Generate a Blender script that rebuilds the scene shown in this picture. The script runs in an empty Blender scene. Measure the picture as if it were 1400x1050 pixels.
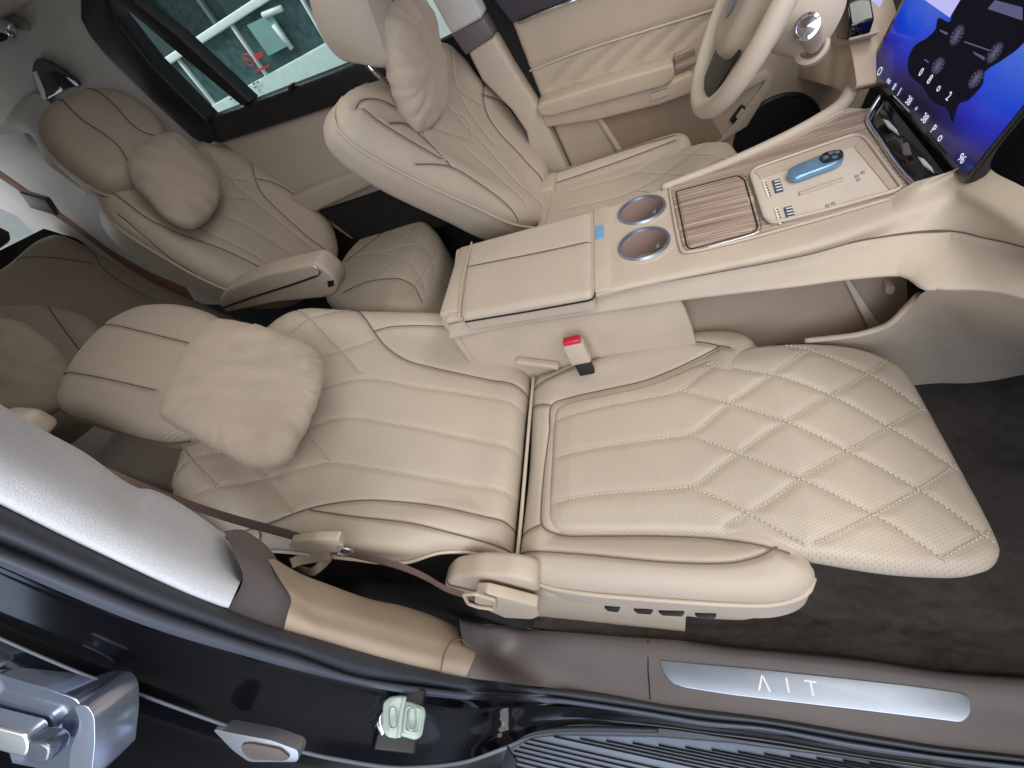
import bpy, bmesh, math, random
import numpy as np
from mathutils import Vector, Matrix, noise
random.seed(7)
SC = bpy.context.scene
COL = SC.collection
# ---------------------------------------------------------------- camera (metres, X to the car's nose, Y to its left, Z up)
F, CX, CY = 596.0, 700.0, 525.0
_R = np.array([-1400, 165, F]); _Y = np.array([160, -795, F])
xr = -_R / np.linalg.norm(_R)
yl = _Y / np.linalg.norm(_Y); yl = yl - xr * (yl @ xr); yl /= np.linalg.norm(yl)
up = np.cross(xr, yl)
M = np.array([xr, yl, up])
C = np.array([0, 0, 1.15])

def ray(px, py):
    return M @ np.array([px - CX, py - CY, F])
def V3(*a): return np.array(a, float)

class Frame:
    """a plane with axes U, V and normal N, optionally bent by b(u, v) along N"""
    def __init__(s, O, U, V, N=None, b=None):
        s.O = np.array(O, float); s.U = np.array(U, float); s.U /= np.linalg.norm(s.U)
        s.V = np.array(V, float); s.V -= s.U * (s.V @ s.U); s.V /= np.linalg.norm(s.V)
        n = np.cross(s.U, s.V)
        if N is not None and n @ np.array(N, float) < 0: n = -n
        s.N = n; s.b = b
    def base(s, u, v):
        return s.b(u, v) if s.b else np.zeros_like(u)
    def at(s, px, py):
        d = ray(px, py); off = 0.0
        for _ in range(40 if s.b else 1):
            t = ((s.O + s.N * off - C) @ s.N) / (d @ s.N)
            p = C + d * t
            u = (p - s.O) @ s.U; v = (p - s.O) @ s.V
            if s.b:
                off = 0.5 * off + 0.5 * float(s.b(np.array([u]), np.array([v]))[0])
        return np.array([u, v])
    def uv(s, pts): return np.array([s.at(*p) for p in pts])
    def P(s, uv, h=0.0):
        uv = np.atleast_2d(uv)
        hh = s.base(uv[:, 0], uv[:, 1]) + h
        return s.O + uv[:, :1] * s.U + uv[:, 1:2] * s.V + np.outer(hh, s.N)
    def px(s, pts, h=0.0): return s.P(s.uv(pts), h)

def onz(pts, z):
    o = []
    for p in pts:
        d = ray(*p); o.append(C + d * ((z - C[2]) / d[2]))
    return np.array(o)
def ony(pts, y):
    o = []
    for p in pts:
        d = ray(*p); o.append(C + d * (y / d[1]))
    return np.array(o)
def onx(pts, x):
    o = []
    for p in pts:
        d = ray(*p); o.append(C + d * (x / d[0]))
    return np.array(o)

def spline(pts, n=None, step=None, closed=False):
    """Catmull-Rom through the points, resampled evenly"""
    p = np.array(pts, float)
    k = len(p)
    if closed: q = np.vstack([p[-1], p, p[0], p[1]])
    else: q = np.vstack([2 * p[0] - p[1], p, 2 * p[-1] - p[-2]])
    out = []
    for i in range(k if closed else k - 1):
        a, b, c, d = q[i:i + 4]
        t = np.linspace(0, 1, 16, endpoint=False)[:, None]
        tb = np.linalg.norm(c - b)
        m1 = (c - a) * 0.5; m2 = (d - b) * 0.5
        for m in (m1, m2):
            l = np.linalg.norm(m)
            if l > tb * 1.1: m *= tb * 1.1 / l
        out.append((2*t**3-3*t**2+1)*b + (t**3-2*t**2+t)*m1 + (-2*t**3+3*t**2)*c + (t**3-t**2)*m2)
    o = np.vstack(out + ([p[:1]] if closed else [p[-1:]]))
    return resample(o, n, step, closed)
def resample(o, n=None, step=None, closed=False):
    L = np.r_[0, np.cumsum(np.linalg.norm(np.diff(o, axis=0), axis=1))]
    if n is None: n = max(int(L[-1] / step) + 1, 3)
    s = np.linspace(0, L[-1], n + 1)[:-1] if closed else np.linspace(0, L[-1], n)
    return np.stack([np.interp(s, L, o[:, i]) for i in range(o.shape[1])], 1)

def dist_poly(P, Q, closed=False):
    """distance of points P to polyline Q (+ nearest point)"""
    A = Q; B = np.roll(Q, -1, 0)
    if not closed: A, B = A[:-1], B[:-1]
    best = np.full(len(P), 1e9); near = np.zeros_like(P)
    d = B - A; l2 = (d * d).sum(1) + 1e-18
    for i0 in range(0, len(P), 4000):
        p = P[i0:i0 + 4000]
        t = np.clip(((p[:, None] - A) * d).sum(2) / l2, 0, 1)
        c = A + t[..., None] * d
        D = ((p[:, None] - c) ** 2).sum(2)
        j = D.argmin(1); r = np.arange(len(p))
        best[i0:i0 + 4000] = np.sqrt(D[r, j]); near[i0:i0 + 4000] = c[r, j]
    return best, near
def inside(P, Q):
    x, y = P[:, 0], P[:, 1]; r = np.zeros(len(P), bool)
    for (x1, y1), (x2, y2) in zip(Q, np.roll(Q, -1, 0)):
        if y1 == y2: continue
        r ^= ((y1 > y) != (y2 > y)) & (x < (x2 - x1) * (y - y1) / (y2 - y1) + x1)
    return r

# ---------------------------------------------------------------- objects
def link(name, me, parent=None, smooth=True):
    o = bpy.data.objects.new(name, me); COL.objects.link(o)
    if smooth:
        me.polygons.foreach_set('use_smooth', [True] * len(me.polygons))
    if parent is not None:
        o.parent = parent
        o.matrix_parent_inverse = Matrix.Translation(-Vector(parent.location))
    return o
def tag(o, label, cat=None, group=None):
    o['label'] = label
    if cat: o['category'] = cat
    if group: o['group'] = group
    return o
def thing(name, label, cat, loc, group=None):
    o = bpy.data.objects.new(name, None); COL.objects.link(o)
    o.location = Vector([float(c) for c in loc]); o.empty_display_size = .05
    return tag(o, label, cat, group)
def struct(o, kind='structure'):
    o['kind'] = kind; return o
def raw(name, V, Fc, mats, parent=None, mi=None, uv=None, smooth=True):
    me = bpy.data.meshes.new(name)
    me.from_pydata([tuple(map(float, v)) for v in V], [], [tuple(map(int, f)) for f in Fc])
    for m in (mats if isinstance(mats, (list, tuple)) else [mats]): me.materials.append(m)
    if mi is not None: me.polygons.foreach_set('material_index', np.array(mi, np.int32))
    if uv is not None:
        lay = me.uv_layers.new(name='UVMap')
        li = np.zeros(len(me.loops), np.int32); me.loops.foreach_get('vertex_index', li)
        lay.data.foreach_set('uv', np.asarray(uv, np.float32)[li].ravel())
    me.update()
    return link(name, me, parent, smooth)
def autosmooth(o, ang=35):
    me = o.data
    bm = bmesh.new(); bm.from_mesh(me)
    for e in bm.edges:
        e.smooth = not (len(e.link_faces) == 2 and e.calc_face_angle(0) > math.radians(ang))
    bm.to_mesh(me); bm.free()
    return o

def fix_normals(o):
    bm = bmesh.new(); bm.from_mesh(o.data)
    bmesh.ops.recalc_face_normals(bm, faces=bm.faces)
    bm.to_mesh(o.data); bm.free(); return o

class Surf:
    qd = .004
    def fade(s, P): return np.clip(dist_poly(P, s.o, True)[0] / .022, .12, 1)
    def __init__(s, fr, outline, r, H, grooves, bump): s.fr, s.o, s.r, s.H, s.g, s.bump = fr, outline, r, H, grooves, bump
    def h(s, P, grooves=True):
        d, _ = dist_poly(P, s.o, True)
        e = np.clip(d / s.r, 0, 1)
        h = -s.H * (1 - np.sqrt(np.clip(1 - (1 - e) ** 2, 0, 1)))
        if s.bump: h = h + s.bump(P[:, 0], P[:, 1], d)
        if grooves:
            gd = np.zeros(len(P))
            for q, w, dep in s.g:
                lo = q.min(0) - 8 * w; hi = q.max(0) + 8 * w
                k = np.where(((P > lo) & (P < hi)).all(1))[0]
                if len(k) == 0: continue
                x, _ = dist_poly(P[k], q)
                gd[k] = np.maximum(gd[k], dep * (.55 * np.exp(-(x / w) ** 2) + .45 * np.exp(-x / (2.2 * w))))
            h = h - gd * np.clip(d / .022, .12, 1)
        return h

def dashes(fr, surf, q, pitch, ln, rad, lift, side=0.0):
    """stitches of thread lying along a seam: small four-sided bars"""
    q = resample(q, step=pitch)
    V, Fc = [], []
    if len(q) < 3: return V, Fc
    tdir = np.gradient(q, axis=0); tdir /= np.linalg.norm(tdir, axis=1)[:, None] + 1e-12
    nrm = np.stack([-tdir[:, 1], tdir[:, 0]], 1)
    a = q + nrm * side - tdir * ln / 2; b = q + nrm * side + tdir * ln / 2
    ok = inside(a, surf.o) & inside(b, surf.o)
    ok &= (dist_poly(a, surf.o, True)[0] > .014)
    a, b, nn = a[ok], b[ok], nrm[ok]
    if len(a) == 0: return V, Fc
    def pts(x, dn, dh): return fr.P(x + nn * dn, surf.h(x, False) - .35 * surf.qd * surf.fade(x) + dh)
    ring = [(-rad, -rad * .3 + lift), (rad, -rad * .3 + lift), (0, rad + lift)]
    A = [pts(a, *r) for r in ring]; B = [pts(b, *r) for r in ring]
    for i in range(len(a)):
        o = len(V)
        V += [A[0][i], A[1][i], A[2][i], B[0][i], B[1][i], B[2][i]]
        Fc += [(o, o+1, o+4, o+3), (o+1, o+2, o+5, o+4), (o+2, o, o+3, o+5), (o, o+2, o+1), (o+3, o+4, o+5)]
    return V, Fc

def pad(name, fr, outline, mats, parent=None, r=.02, H=.02, thick=.05, seams=(), quilts=(), bump=None, res=.004,
        smooth_outline=True, px=True, seam_w=.0045, seam_d=.0060, quilt_w=.0062, quilt_d=.0036, thread=True, taper=.0, bead=False, bottom=False):
    """an upholstered or moulded panel: outline on the frame, rounded edge, creased seams, stitched quilting.
    mats = [body, thread, seam shade]"""
    o = fr.uv(outline) if px else np.array(outline, float)
    o = spline(o, step=res * 1.2, closed=True) if smooth_outline else resample(np.vstack([o, o[:1]]), step=res * 1.2, closed=True)
    G = []
    def conv(l):
        l = fr.uv(l) if px else np.array(l, float)
        return spline(l, step=res) if len(l) > 2 else resample(l, step=res)
    S = [conv(l) for l in seams]; Qs = [conv(l) for l in quilts]
    G = [(q, seam_w, seam_d) for q in S] + [(q, quilt_w, quilt_d) for q in Qs]
    sf = Surf(fr, o, r, H, G, bump); sf.qd = quilt_d
    lo, hi = o.min(0) - 2 * res, o.max(0) + 2 * res
    nx, ny = int((hi[0]-lo[0]) / res) + 1, int((hi[1]-lo[1]) / res) + 1
    gu, gv = np.meshgrid(lo[0] + np.arange(nx) * res, lo[1] + np.arange(ny) * res, indexing='ij')
    P = np.stack([gu.ravel(), gv.ravel()], 1)
    ins = inside(P, o)
    d, near = dist_poly(P, o, True)
    core = ins & (d > .3 * res)
    P2 = np.where(core[:, None], P, near)
    core2 = core.reshape(nx, ny)
    idx = np.arange(nx * ny).reshape(nx, ny)
    cell = core2[:-1, :-1] | core2[1:, :-1] | core2[:-1, 1:] | core2[1:, 1:]
    ii, jj = np.where(cell)
    quads = np.stack([idx[ii, jj], idx[ii+1, jj], idx[ii+1, jj+1], idx[ii, jj+1]], 1)
    used = np.unique(quads); remap = -np.ones(nx * ny, int); remap[used] = np.arange(len(used))
    quads = remap[quads]; Pu = P2[used]
    Vv = fr.P(Pu, sf.h(Pu))
    me = bpy.data.meshes.new(name)
    me.from_pydata([tuple(map(float, v)) for v in Vv], [], [tuple(map(int, q)) for q in quads])
    bm = bmesh.new(); bm.from_mesh(me)
    uvl = bm.loops.layers.uv.new('UVMap')
    bm.verts.ensure_lookup_table()
    for f in bm.faces:
        for l in f.loops: l[uvl].uv = Pu[l.vert.index]
    bmesh.ops.remove_doubles(bm, verts=bm.verts, dist=res * .12)
    bmesh.ops.recalc_face_normals(bm, faces=bm.faces)
    tot = sum((f.normal for f in bm.faces), Vector())
    if tot.dot(Vector(fr.N)) < 0: bmesh.ops.reverse_faces(bm, faces=bm.faces)
    be = [e for e in bm.edges if len(e.link_faces) == 1]
    cen = Vector(fr.P(o.mean(0))[0])
    nseg = 3
    for k in range(nseg):
        ret = bmesh.ops.extrude_edge_only(bm, edges=be)
        nv = [g for g in ret['geom'] if isinstance(g, bmesh.types.BMVert)]
        be = [g for g in ret['geom'] if isinstance(g, bmesh.types.BMEdge) and all(v in set(nv) for v in g.verts)] if False else [g for g in ret['geom'] if isinstance(g, bmesh.types.BMEdge)]
        mv = Vector(fr.N) * (-thick / nseg)
        for v in nv:
            tin = (cen - v.co); tin -= Vector(fr.N) * tin.dot(Vector(fr.N))
            if tin.length > 1e-6: tin.normalize()
            v.co += mv + tin * (taper / nseg * (k + .3))
    if bottom: 
        try: bmesh.ops.holes_fill(bm, edges=be, sides=0)
        except Exception: pass
    bm.to_mesh(me); bm.free()
    mats = mats if isinstance(mats, (list, tuple)) else [mats]
    # thread
    if thread and len(mats) > 1:
        V, Fc = [], []
        for q in Qs:
            v, f = dashes(fr, sf, q, .0075, .0052, .0011, .0010)
            Fc += [tuple(i + len(V) for i in t) for t in f]; V += v
        nb = len(V); nf = len(Fc)
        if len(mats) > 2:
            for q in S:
                # crease shade put into colour: a fine dark cord along the seam
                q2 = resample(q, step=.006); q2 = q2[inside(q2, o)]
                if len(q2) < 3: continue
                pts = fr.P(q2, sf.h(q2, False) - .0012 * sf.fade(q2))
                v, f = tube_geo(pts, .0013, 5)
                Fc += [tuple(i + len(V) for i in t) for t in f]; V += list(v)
        if V:
            m2 = bpy.data.meshes.new('tmp'); m2.from_pydata([tuple(map(float, v)) for v in V], [], Fc)
            bm = bmesh.new(); bm.from_mesh(me); n0 = len(bm.faces)
            bm.from_mesh(m2); bm.faces.ensure_lookup_table()
            for i in range(n0, len(bm.faces)): bm.faces[i].material_index = 1 if i - n0 < nf else 2
            bm.to_mesh(me); bm.free(); bpy.data.meshes.remove(m2)
    for m in mats: me.materials.append(m)
    ob = link(name, me, parent)
    ob_s = sf
    return ob, sf

def tube_geo(pts, r, seg=8, closed=False, caps=True):
    pts = np.array(pts, float); n = len(pts)
    t = np.gradient(pts, axis=0) if not closed else np.roll(pts, -1, 0) - np.roll(pts, 1, 0)
    t /= np.linalg.norm(t, axis=1)[:, None] + 1e-12
    a = np.array([0, 0, 1.]) if abs(t[0][2]) < .9 else np.array([1., 0, 0])
    V = []; x = np.cross(t[0], a); x /= np.linalg.norm(x)
    rr = np.full(n, r) if np.isscalar(r) else np.array(r)
    for i in range(n):
        x = x - t[i] * (x @ t[i]); x /= np.linalg.norm(x) + 1e-12
        y = np.cross(t[i], x)
        for k in range(seg):
            A = 2 * math.pi * k / seg
            V.append(pts[i] + rr[i] * (math.cos(A) * x + math.sin(A) * y))
    Fc = []
    for i in range(n if closed else n - 1):
        j = (i + 1) % n
        for k in range(seg):
            l = (k + 1) % seg
            Fc.append((i*seg+k, i*seg+l, j*seg+l, j*seg+k))
    if caps and not closed:
        Fc.append(tuple(range(seg))[::-1]); Fc.append(tuple((n-1)*seg + k for k in range(seg)))
    return V, Fc
def tube(name, pts, r, mat, parent=None, seg=8, closed=False):
    V, Fc = tube_geo(pts, r, seg, closed)
    return fix_normals(raw(name, V, Fc, mat, parent))

def loft(name, lines, mat, parent=None, n=40, m=1, thick=0.0, smooth=True, close_v=False, uvscale=1, straight=False):
    """surface through a family of lines; m extra rows between neighbours (Catmull-Rom across)"""
    L = [spline(l, n=n) if len(l) > 2 else resample(np.array(l, float), n=n) for l in lines]
    if m > 1:
        A = np.array(L)
        rows = []
        K = len(L)
        cols = [spline(A[:, i], n=(K - 1) * m + 1) for i in range(n)] if not straight else [resample(A[:, i], n=(K - 1) * m + 1) for i in range(n)]
        L = np.array(cols).transpose(1, 0, 2)
    else: L = np.array(L)
    R = len(L)
    V = L.reshape(-1, 3)
    Fc = [(i*n+j, i*n+j+1, (i+1)*n+j+1, (i+1)*n+j) for i in range(R - 1) for j in range(n - 1)]
    lu = np.r_[0, np.cumsum(np.linalg.norm(np.diff(L[R // 2], axis=0), axis=1))]
    lv = np.r_[0, np.cumsum(np.linalg.norm(np.diff(L[:, n // 2], axis=0), axis=1))]
    uv = np.stack(np.meshgrid(lv, lu, indexing='ij'), 2)[..., ::-1].reshape(-1, 2)
    o = raw(name, V, Fc, mat, parent, uv=uv, smooth=smooth)
    if thick:
        md = o.modifiers.new('thickness', 'SOLIDIFY'); md.thickness = thick; md.offset = -1
    return o

def prism(name, pts, N, depth, mat, parent=None, bev=.003, seg=3, smooth=True):
    """closed polygon of 3D points extruded by depth along -N, edges bevelled"""
    N = Vector(N).normalized()
    bm = bmesh.new()
    vs = [bm.verts.new(tuple(map(float, p))) for p in pts]
    f = bm.faces.new(vs)
    f.normal_update()
    if f.normal.dot(N) < 0: f.normal_flip()
    r = bmesh.ops.extrude_face_region(bm, geom=[f])
    nv = [g for g in r['geom'] if isinstance(g, bmesh.types.BMVert)]
    for v in nv: v.co -= N * depth
    bm.faces.remove(f) if f.is_valid and False else None
    bmesh.ops.recalc_face_normals(bm, faces=bm.faces)
    if bev > 0:
        es = [e for e in bm.edges if len(e.link_faces) == 2 and e.calc_face_angle(0) > .5]
        bmesh.ops.bevel(bm, geom=es, offset=bev, segments=seg, profile=.5, affect='EDGES', clamp_overlap=True)
    bmesh.ops.recalc_face_normals(bm, faces=bm.faces)
    me = bpy.data.meshes.new(name); bm.to_mesh(me); bm.free()
    me.materials.append(mat)
    o = link(name, me, parent, smooth)
    if smooth: autosmooth(o, 40)
    return o
def rbox(name, c, ax, mat, parent=None, bev=.004, seg=3):
    """box with half-axis vectors ax = (a, b, c)"""
    a, b, n = [np.array(x, float) for x in ax]; c = np.array(c, float)
    pts = [c + sa * a + sb * b + n for sa, sb in ((-1,-1),(1,-1),(1,1),(-1,1))]
    return prism(name, pts, n, 2 * np.linalg.norm(n), mat, parent, bev, seg)
def rrect(fr, u0, u1, v0, v1, r, n=6):
    o = []
    for cu, cv, a0 in ((u1-r, v1-r, 0), (u0+r, v1-r, 90), (u0+r, v0+r, 180), (u1-r, v0+r, 270)):
        for k in range(n + 1):
            a = math.radians(a0 + 90 * k / n); o.append((cu + r * math.cos(a), cv + r * math.sin(a)))
    return np.array(o)
def roundpoly(P, r, n=5):
    P = np.array(P, float); o = []
    k = len(P)
    for i in range(k):
        a, b, c = P[i-1], P[i], P[(i+1) % k]
        la, lc = np.linalg.norm(a-b), np.linalg.norm(c-b)
        rr = min(r, la*.45, lc*.45)
        s, e = b + (a-b)/la*rr, b + (c-b)/lc*rr
        for t in np.linspace(0, 1, n + 1): o.append((1-t)**2*s + 2*t*(1-t)*b + t*t*e)
    return np.array(o)
def ribbon(name, pts, wid, mat, parent=None, n=60, th=.0012):
    """webbing: centre line pts, half-width vectors wid (one per point)"""
    p = spline(pts, n=n); w = spline(wid, n=n)
    V, uv = [], []
    K = 7
    L = np.r_[0, np.cumsum(np.linalg.norm(np.diff(p, axis=0), axis=1))]
    for i in range(n):
        for k in range(K):
            s = -1 + 2 * k / (K - 1)
            V.append(p[i] + w[i] * s); uv.append((L[i], s * np.linalg.norm(w[i])))
    Fc = [(i*K+k, i*K+k+1, (i+1)*K+k+1, (i+1)*K+k) for i in range(n-1) for k in range(K-1)]
    o = raw(name, V, Fc, mat, parent, uv=uv)
    md = o.modifiers.new('thickness', 'SOLIDIFY'); md.thickness = th; md.offset = 0
    return o
def cushion(name, c, A, B, N, mat, parent=None, p=3.2, n=64, wr=.006, seed=0, k=.5):
    """a soft pillow: half axes A, B in its plane, N through its thickness; seam round the rim, gathered creases"""
    c, A, B, N = [np.array(x, float) for x in (c, A, B, N)]
    V, Fc = [], []
    rng = random.Random(seed); off = Vector((rng.random()*9, rng.random()*9, rng.random()*9))
    s = np.linspace(-1, 1, n)
    for side in (1, -1):
        for i in range(n):
            for j in range(n):
                x, y = s[i], s[j]
                # square to squircle
                X = x * math.sqrt(1 - .30 * y * y); Y = y * math.sqrt(1 - .30 * x * x)
                z = ((1 - abs(x) ** p) * (1 - abs(y) ** p)); z = max(z, 0) ** k
                e = max(abs(x), abs(y))
                ang = math.atan2(y, x)
                fold = noise.noise(Vector((ang * 3.2 + seed, e * .8, side * 3.1)))  # creases running in from the seam
                w = wr * (e ** 2.5) * (abs(fold) - .25) * 2.2 + wr * .5 * noise.noise(Vector((x * 2.2, y * 2.2, side)) + off)
                w2 = wr * .35 * noise.noise(Vector((x * 6, y * 3, side)) + off)
                V.append(c + A * X + B * Y + N * side * z + N / np.linalg.norm(N) * (w + w2) * side * min(1, z * 3))
    for q in (0, 1):
        o = q * n * n
        for i in range(n - 1):
            for j in range(n - 1):
                f = (o+i*n+j, o+(i+1)*n+j, o+(i+1)*n+j+1, o+i*n+j+1)
                Fc.append(f if q == 0 else f[::-1])
    me = bpy.data.meshes.new(name); me.from_pydata([tuple(v) for v in V], [], Fc)
    bm = bmesh.new(); bm.from_mesh(me); bmesh.ops.remove_doubles(bm, verts=bm.verts, dist=1e-4)
    bmesh.ops.recalc_face_normals(bm, faces=bm.faces); bm.to_mesh(me); bm.free()
    me.materials.append(mat)
    o = link(name, me, parent)
    return o
def lathe(name, c, axis, prof, mat, parent=None, seg=48):
    """prof: (radius, height along axis)"""
    ax = Vector(axis).normalized(); x = ax.orthogonal().normalized(); y = ax.cross(x); c = Vector([float(q) for q in c])
    V = [c + ax * h + (x * math.cos(2*math.pi*k/seg) + y * math.sin(2*math.pi*k/seg)) * r for r, h in prof for k in range(seg)]
    Fc = [(i*seg+k, i*seg+(k+1) % seg, (i+1)*seg+(k+1) % seg, (i+1)*seg+k) for i in range(len(prof)-1) for k in range(seg)]
    o = raw(name, V, Fc, mat, parent); return autosmooth(fix_normals(o), 40)
def text(name, s, c, U, V, size, mat, parent=None, ext=.0004):
    """lettering as mesh, U = reading direction, V = up of the letters"""
    cu = bpy.data.curves.new(name, 'FONT'); cu.body = s; cu.size = size; cu.extrude = ext; cu.align_x = 'CENTER'; cu.align_y = 'CENTER'
    t = bpy.data.objects.new('tmp_text', cu); COL.objects.link(t)
    dg = bpy.context.evaluated_depsgraph_get(); me = bpy.data.meshes.new_from_object(t.evaluated_get(dg))
    bpy.data.objects.remove(t); bpy.data.curves.remove(cu)
    U, V = Vector(U).normalized(), Vector(V); V = (V - U * V.dot(U)).normalized(); N = U.cross(V)
    mt = Matrix((U, V, N)).transposed().to_4x4(); mt.translation = Vector([float(q) for q in c])
    me.transform(mt); me.materials.clear(); me.materials.append(mat); me.name = name
    return link(name, me, parent, smooth=False)

# ---------------------------------------------------------------- materials
class NT:
    def __init__(s, name):
        s.m = bpy.data.materials.new(name); s.m.use_nodes = True
        s.t = s.m.node_tree; s.b = s.t.nodes['Principled BSDF']
    def n(s, typ, **k):
        q = s.t.nodes.new(typ)
        for a, v in k.items():
            if hasattr(q, a): setattr(q, a, v)
            else: q.inputs[a].default_value = v
        return q
    def l(s, a, b): s.t.links.new(a, b)
    def math(s, op, a, b=None, clamp=False):
        q = s.t.nodes.new('ShaderNodeMath'); q.operation = op; q.use_clamp = clamp
        for i, x in enumerate((a, b)):
            if x is None: continue
            if hasattr(x, 'links') or hasattr(x, 'is_linked'): s.l(x, q.inputs[i])
            else: q.inputs[i].default_value = x
        return q.outputs[0]
    def ramp(s, fac, stops):
        q = s.t.nodes.new('ShaderNodeValToRGB'); s.l(fac, q.inputs[0])
        e = q.color_ramp.elements
        while len(e) < len(stops): e.new(.5)
        for el, (p, c) in zip(e, stops): el.position = p; el.color = (*c, 1)
        return q.outputs[0]
def c3(r, g, b):  # sRGB 0-255 to linear
    f = lambda x: (x/255/12.92 if x/255 <= .04045 else ((x/255+.055)/1.055)**2.4)
    return (f(r), f(g), f(b))
def sc(c, k): return tuple(min(1, x * k) for x in c)

def leather(name, col, rough=.50, perf=False, grain=.25, vary=.06, sheen=0.05, pitch=.0056, holes=.20):
    t = NT(name); b = t.b
    tc = t.n('ShaderNodeTexCoord')
    n1 = t.n('ShaderNodeTexNoise', Scale=9.0, Detail=3.0); t.l(tc.outputs['Object'], n1.inputs['Vector'])
    colr = t.ramp(n1.outputs['Fac'], [(.25, sc(col, 1 - vary)), (.75, sc(col, 1 + vary * .6))])
    vo = t.n('ShaderNodeTexVoronoi', Scale=650.0); t.l(tc.outputs['Object'], vo.inputs['Vector'])
    n2 = t.n('ShaderNodeTexNoise', Scale=60.0, Detail=4.0); t.l(tc.outputs['Object'], n2.inputs['Vector'])
    hgt = t.math('ADD', t.math('MULTIPLY', vo.outputs['Distance'], .5), t.math('MULTIPLY', n2.outputs['Fac'], .9))
    bp = t.n('ShaderNodeBump', Strength=grain, Distance=.0012); t.l(hgt, bp.inputs['Height'])
    t.l(bp.outputs[0], b.inputs['Normal'])
    if perf:
        uv = t.n('ShaderNodeUVMap')
        sp = t.n('ShaderNodeSeparateXYZ'); t.l(uv.outputs[0], sp.inputs[0])
        # staggered grid of small punched holes
        a = t.math('DIVIDE', sp.outputs[0], pitch * .866); row = t.math('FLOOR', a)
        od = t.math('MULTIPLY', t.math('MODULO', t.math('ABSOLUTE', row), 2.0), .5)
        fx = t.math('SUBTRACT', t.math('FRACT', a), .5)
        fy = t.math('SUBTRACT', t.math('FRACT', t.math('ADD', t.math('DIVIDE', sp.outputs[1], pitch), od)), .5)
        d = t.math('SQRT', t.math('ADD', t.math('POWER', t.math('MULTIPLY', fx, .866), 2.0), t.math('POWER', fy, 2.0)))
        hole = t.math('SUBTRACT', 1.0, t.math('MULTIPLY', t.math('SUBTRACT', d, .10), 9.0), clamp=True)
        hole = t.math('MINIMUM', t.math('MAXIMUM', hole, 0.0), 1.0)
        mx = t.n('ShaderNodeMix', data_type='RGBA'); t.l(t.math('MULTIPLY', hole, holes * 2.2, clamp=True), mx.inputs[0]); t.l(colr, mx.inputs[6]); mx.inputs[7].default_value = (*sc(col, .22), 1)
        colr = mx.outputs[2]
    t.l(colr, b.inputs['Base Color'])
    b.inputs['Roughness'].default_value = rough
    b.inputs['Sheen Weight'].default_value = sheen
    b.inputs['Specular IOR Level'].default_value = .5
    return t.m
def plain(name, col, rough=.5, metal=0.0, bump=0.0, bscale=300.0, coat=0.0, vary=.05, spec=.5):
    t = NT(name); b = t.b
    tc = t.n('ShaderNodeTexCoord')
    n1 = t.n('ShaderNodeTexNoise', Scale=14.0, Detail=4.0); t.l(tc.outputs['Object'], n1.inputs['Vector'])
    t.l(t.ramp(n1.outputs['Fac'], [(.3, sc(col, 1 - vary)), (.7, sc(col, 1 + vary))]), b.inputs['Base Color'])
    b.inputs['Roughness'].default_value = rough; b.inputs['Metallic'].default_value = metal
    b.inputs['Coat Weight'].default_value = coat; b.inputs['Coat Roughness'].default_value = .04
    b.inputs['Specular IOR Level'].default_value = spec
    if bump:
        n2 = t.n('ShaderNodeTexNoise', Scale=bscale, Detail=3.0); t.l(tc.outputs['Object'], n2.inputs['Vector'])
        bp = t.n('ShaderNodeBump', Strength=bump, Distance=.002); t.l(n2.outputs['Fac'], bp.inputs['Height']); t.l(bp.outputs[0], b.inputs['Normal'])
    return t.m
def emit(name, col, st):
    t = NT(name); b = t.b
    b.inputs['Base Color'].default_value = (0, 0, 0, 1); b.inputs['Emission Color'].default_value = (*col, 1); b.inputs['Emission Strength'].default_value = st
    b.inputs['Roughness'].default_value = .6; b.inputs['Specular IOR Level'].default_value = .1
    return t.m
def suede(name, col):
    t = NT(name); b = t.b
    tc = t.n('ShaderNodeTexCoord')
    n1 = t.n('ShaderNodeTexNoise', Scale=7.0, Detail=6.0, Roughness=.65); t.l(tc.outputs['Object'], n1.inputs['Vector'])
    t.l(t.ramp(n1.outputs['Fac'], [(.30, sc(col, .84)), (.46, col), (.58, (col[0] * 1.05, col[1] * .985, col[2] * .98)), (.72, sc(col, 1.10))]), b.inputs['Base Color'])
    b.inputs['Roughness'].default_value = .9; b.inputs['Sheen Weight'].default_value = .35; b.inputs['Sheen Roughness'].default_value = .4
    b.inputs['Specular IOR Level'].default_value = .15
    n2 = t.n('ShaderNodeTexNoise', Scale=45.0, Detail=5.0); t.l(tc.outputs['Object'], n2.inputs['Vector'])
    bp = t.n('ShaderNodeBump', Strength=.35, Distance=.004); t.l(n2.outputs['Fac'], bp.inputs['Height']); t.l(bp.outputs[0], b.inputs['Normal'])
    return t.m
def fabric(name, col, scale=500.0, st=.5, rough=.95, dist=.004, vary=.10):
    t = NT(name); b = t.b
    tc = t.n('ShaderNodeTexCoord')
    n1 = t.n('ShaderNodeTexNoise', Scale=scale, Detail=3.0); t.l(tc.outputs['Object'], n1.inputs['Vector'])
    n0 = t.n('ShaderNodeTexNoise', Scale=8.0, Detail=4.0); t.l(tc.outputs['Object'], n0.inputs['Vector'])
    f = t.math('ADD', t.math('MULTIPLY', n1.outputs['Fac'], .55), t.math('MULTIPLY', n0.outputs['Fac'], .45))
    t.l(t.ramp(f, [(.35, sc(col, 1 - vary * 2)), (.65, sc(col, 1 + vary * 2))]), b.inputs['Base Color'])
    b.inputs['Roughness'].default_value = rough; b.inputs['Specular IOR Level'].default_value = .2
    bp = t.n('ShaderNodeBump', Strength=st, Distance=dist); t.l(n1.outputs['Fac'], bp.inputs['Height']); t.l(bp.outputs[0], b.inputs['Normal'])
    return t.m
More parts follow.
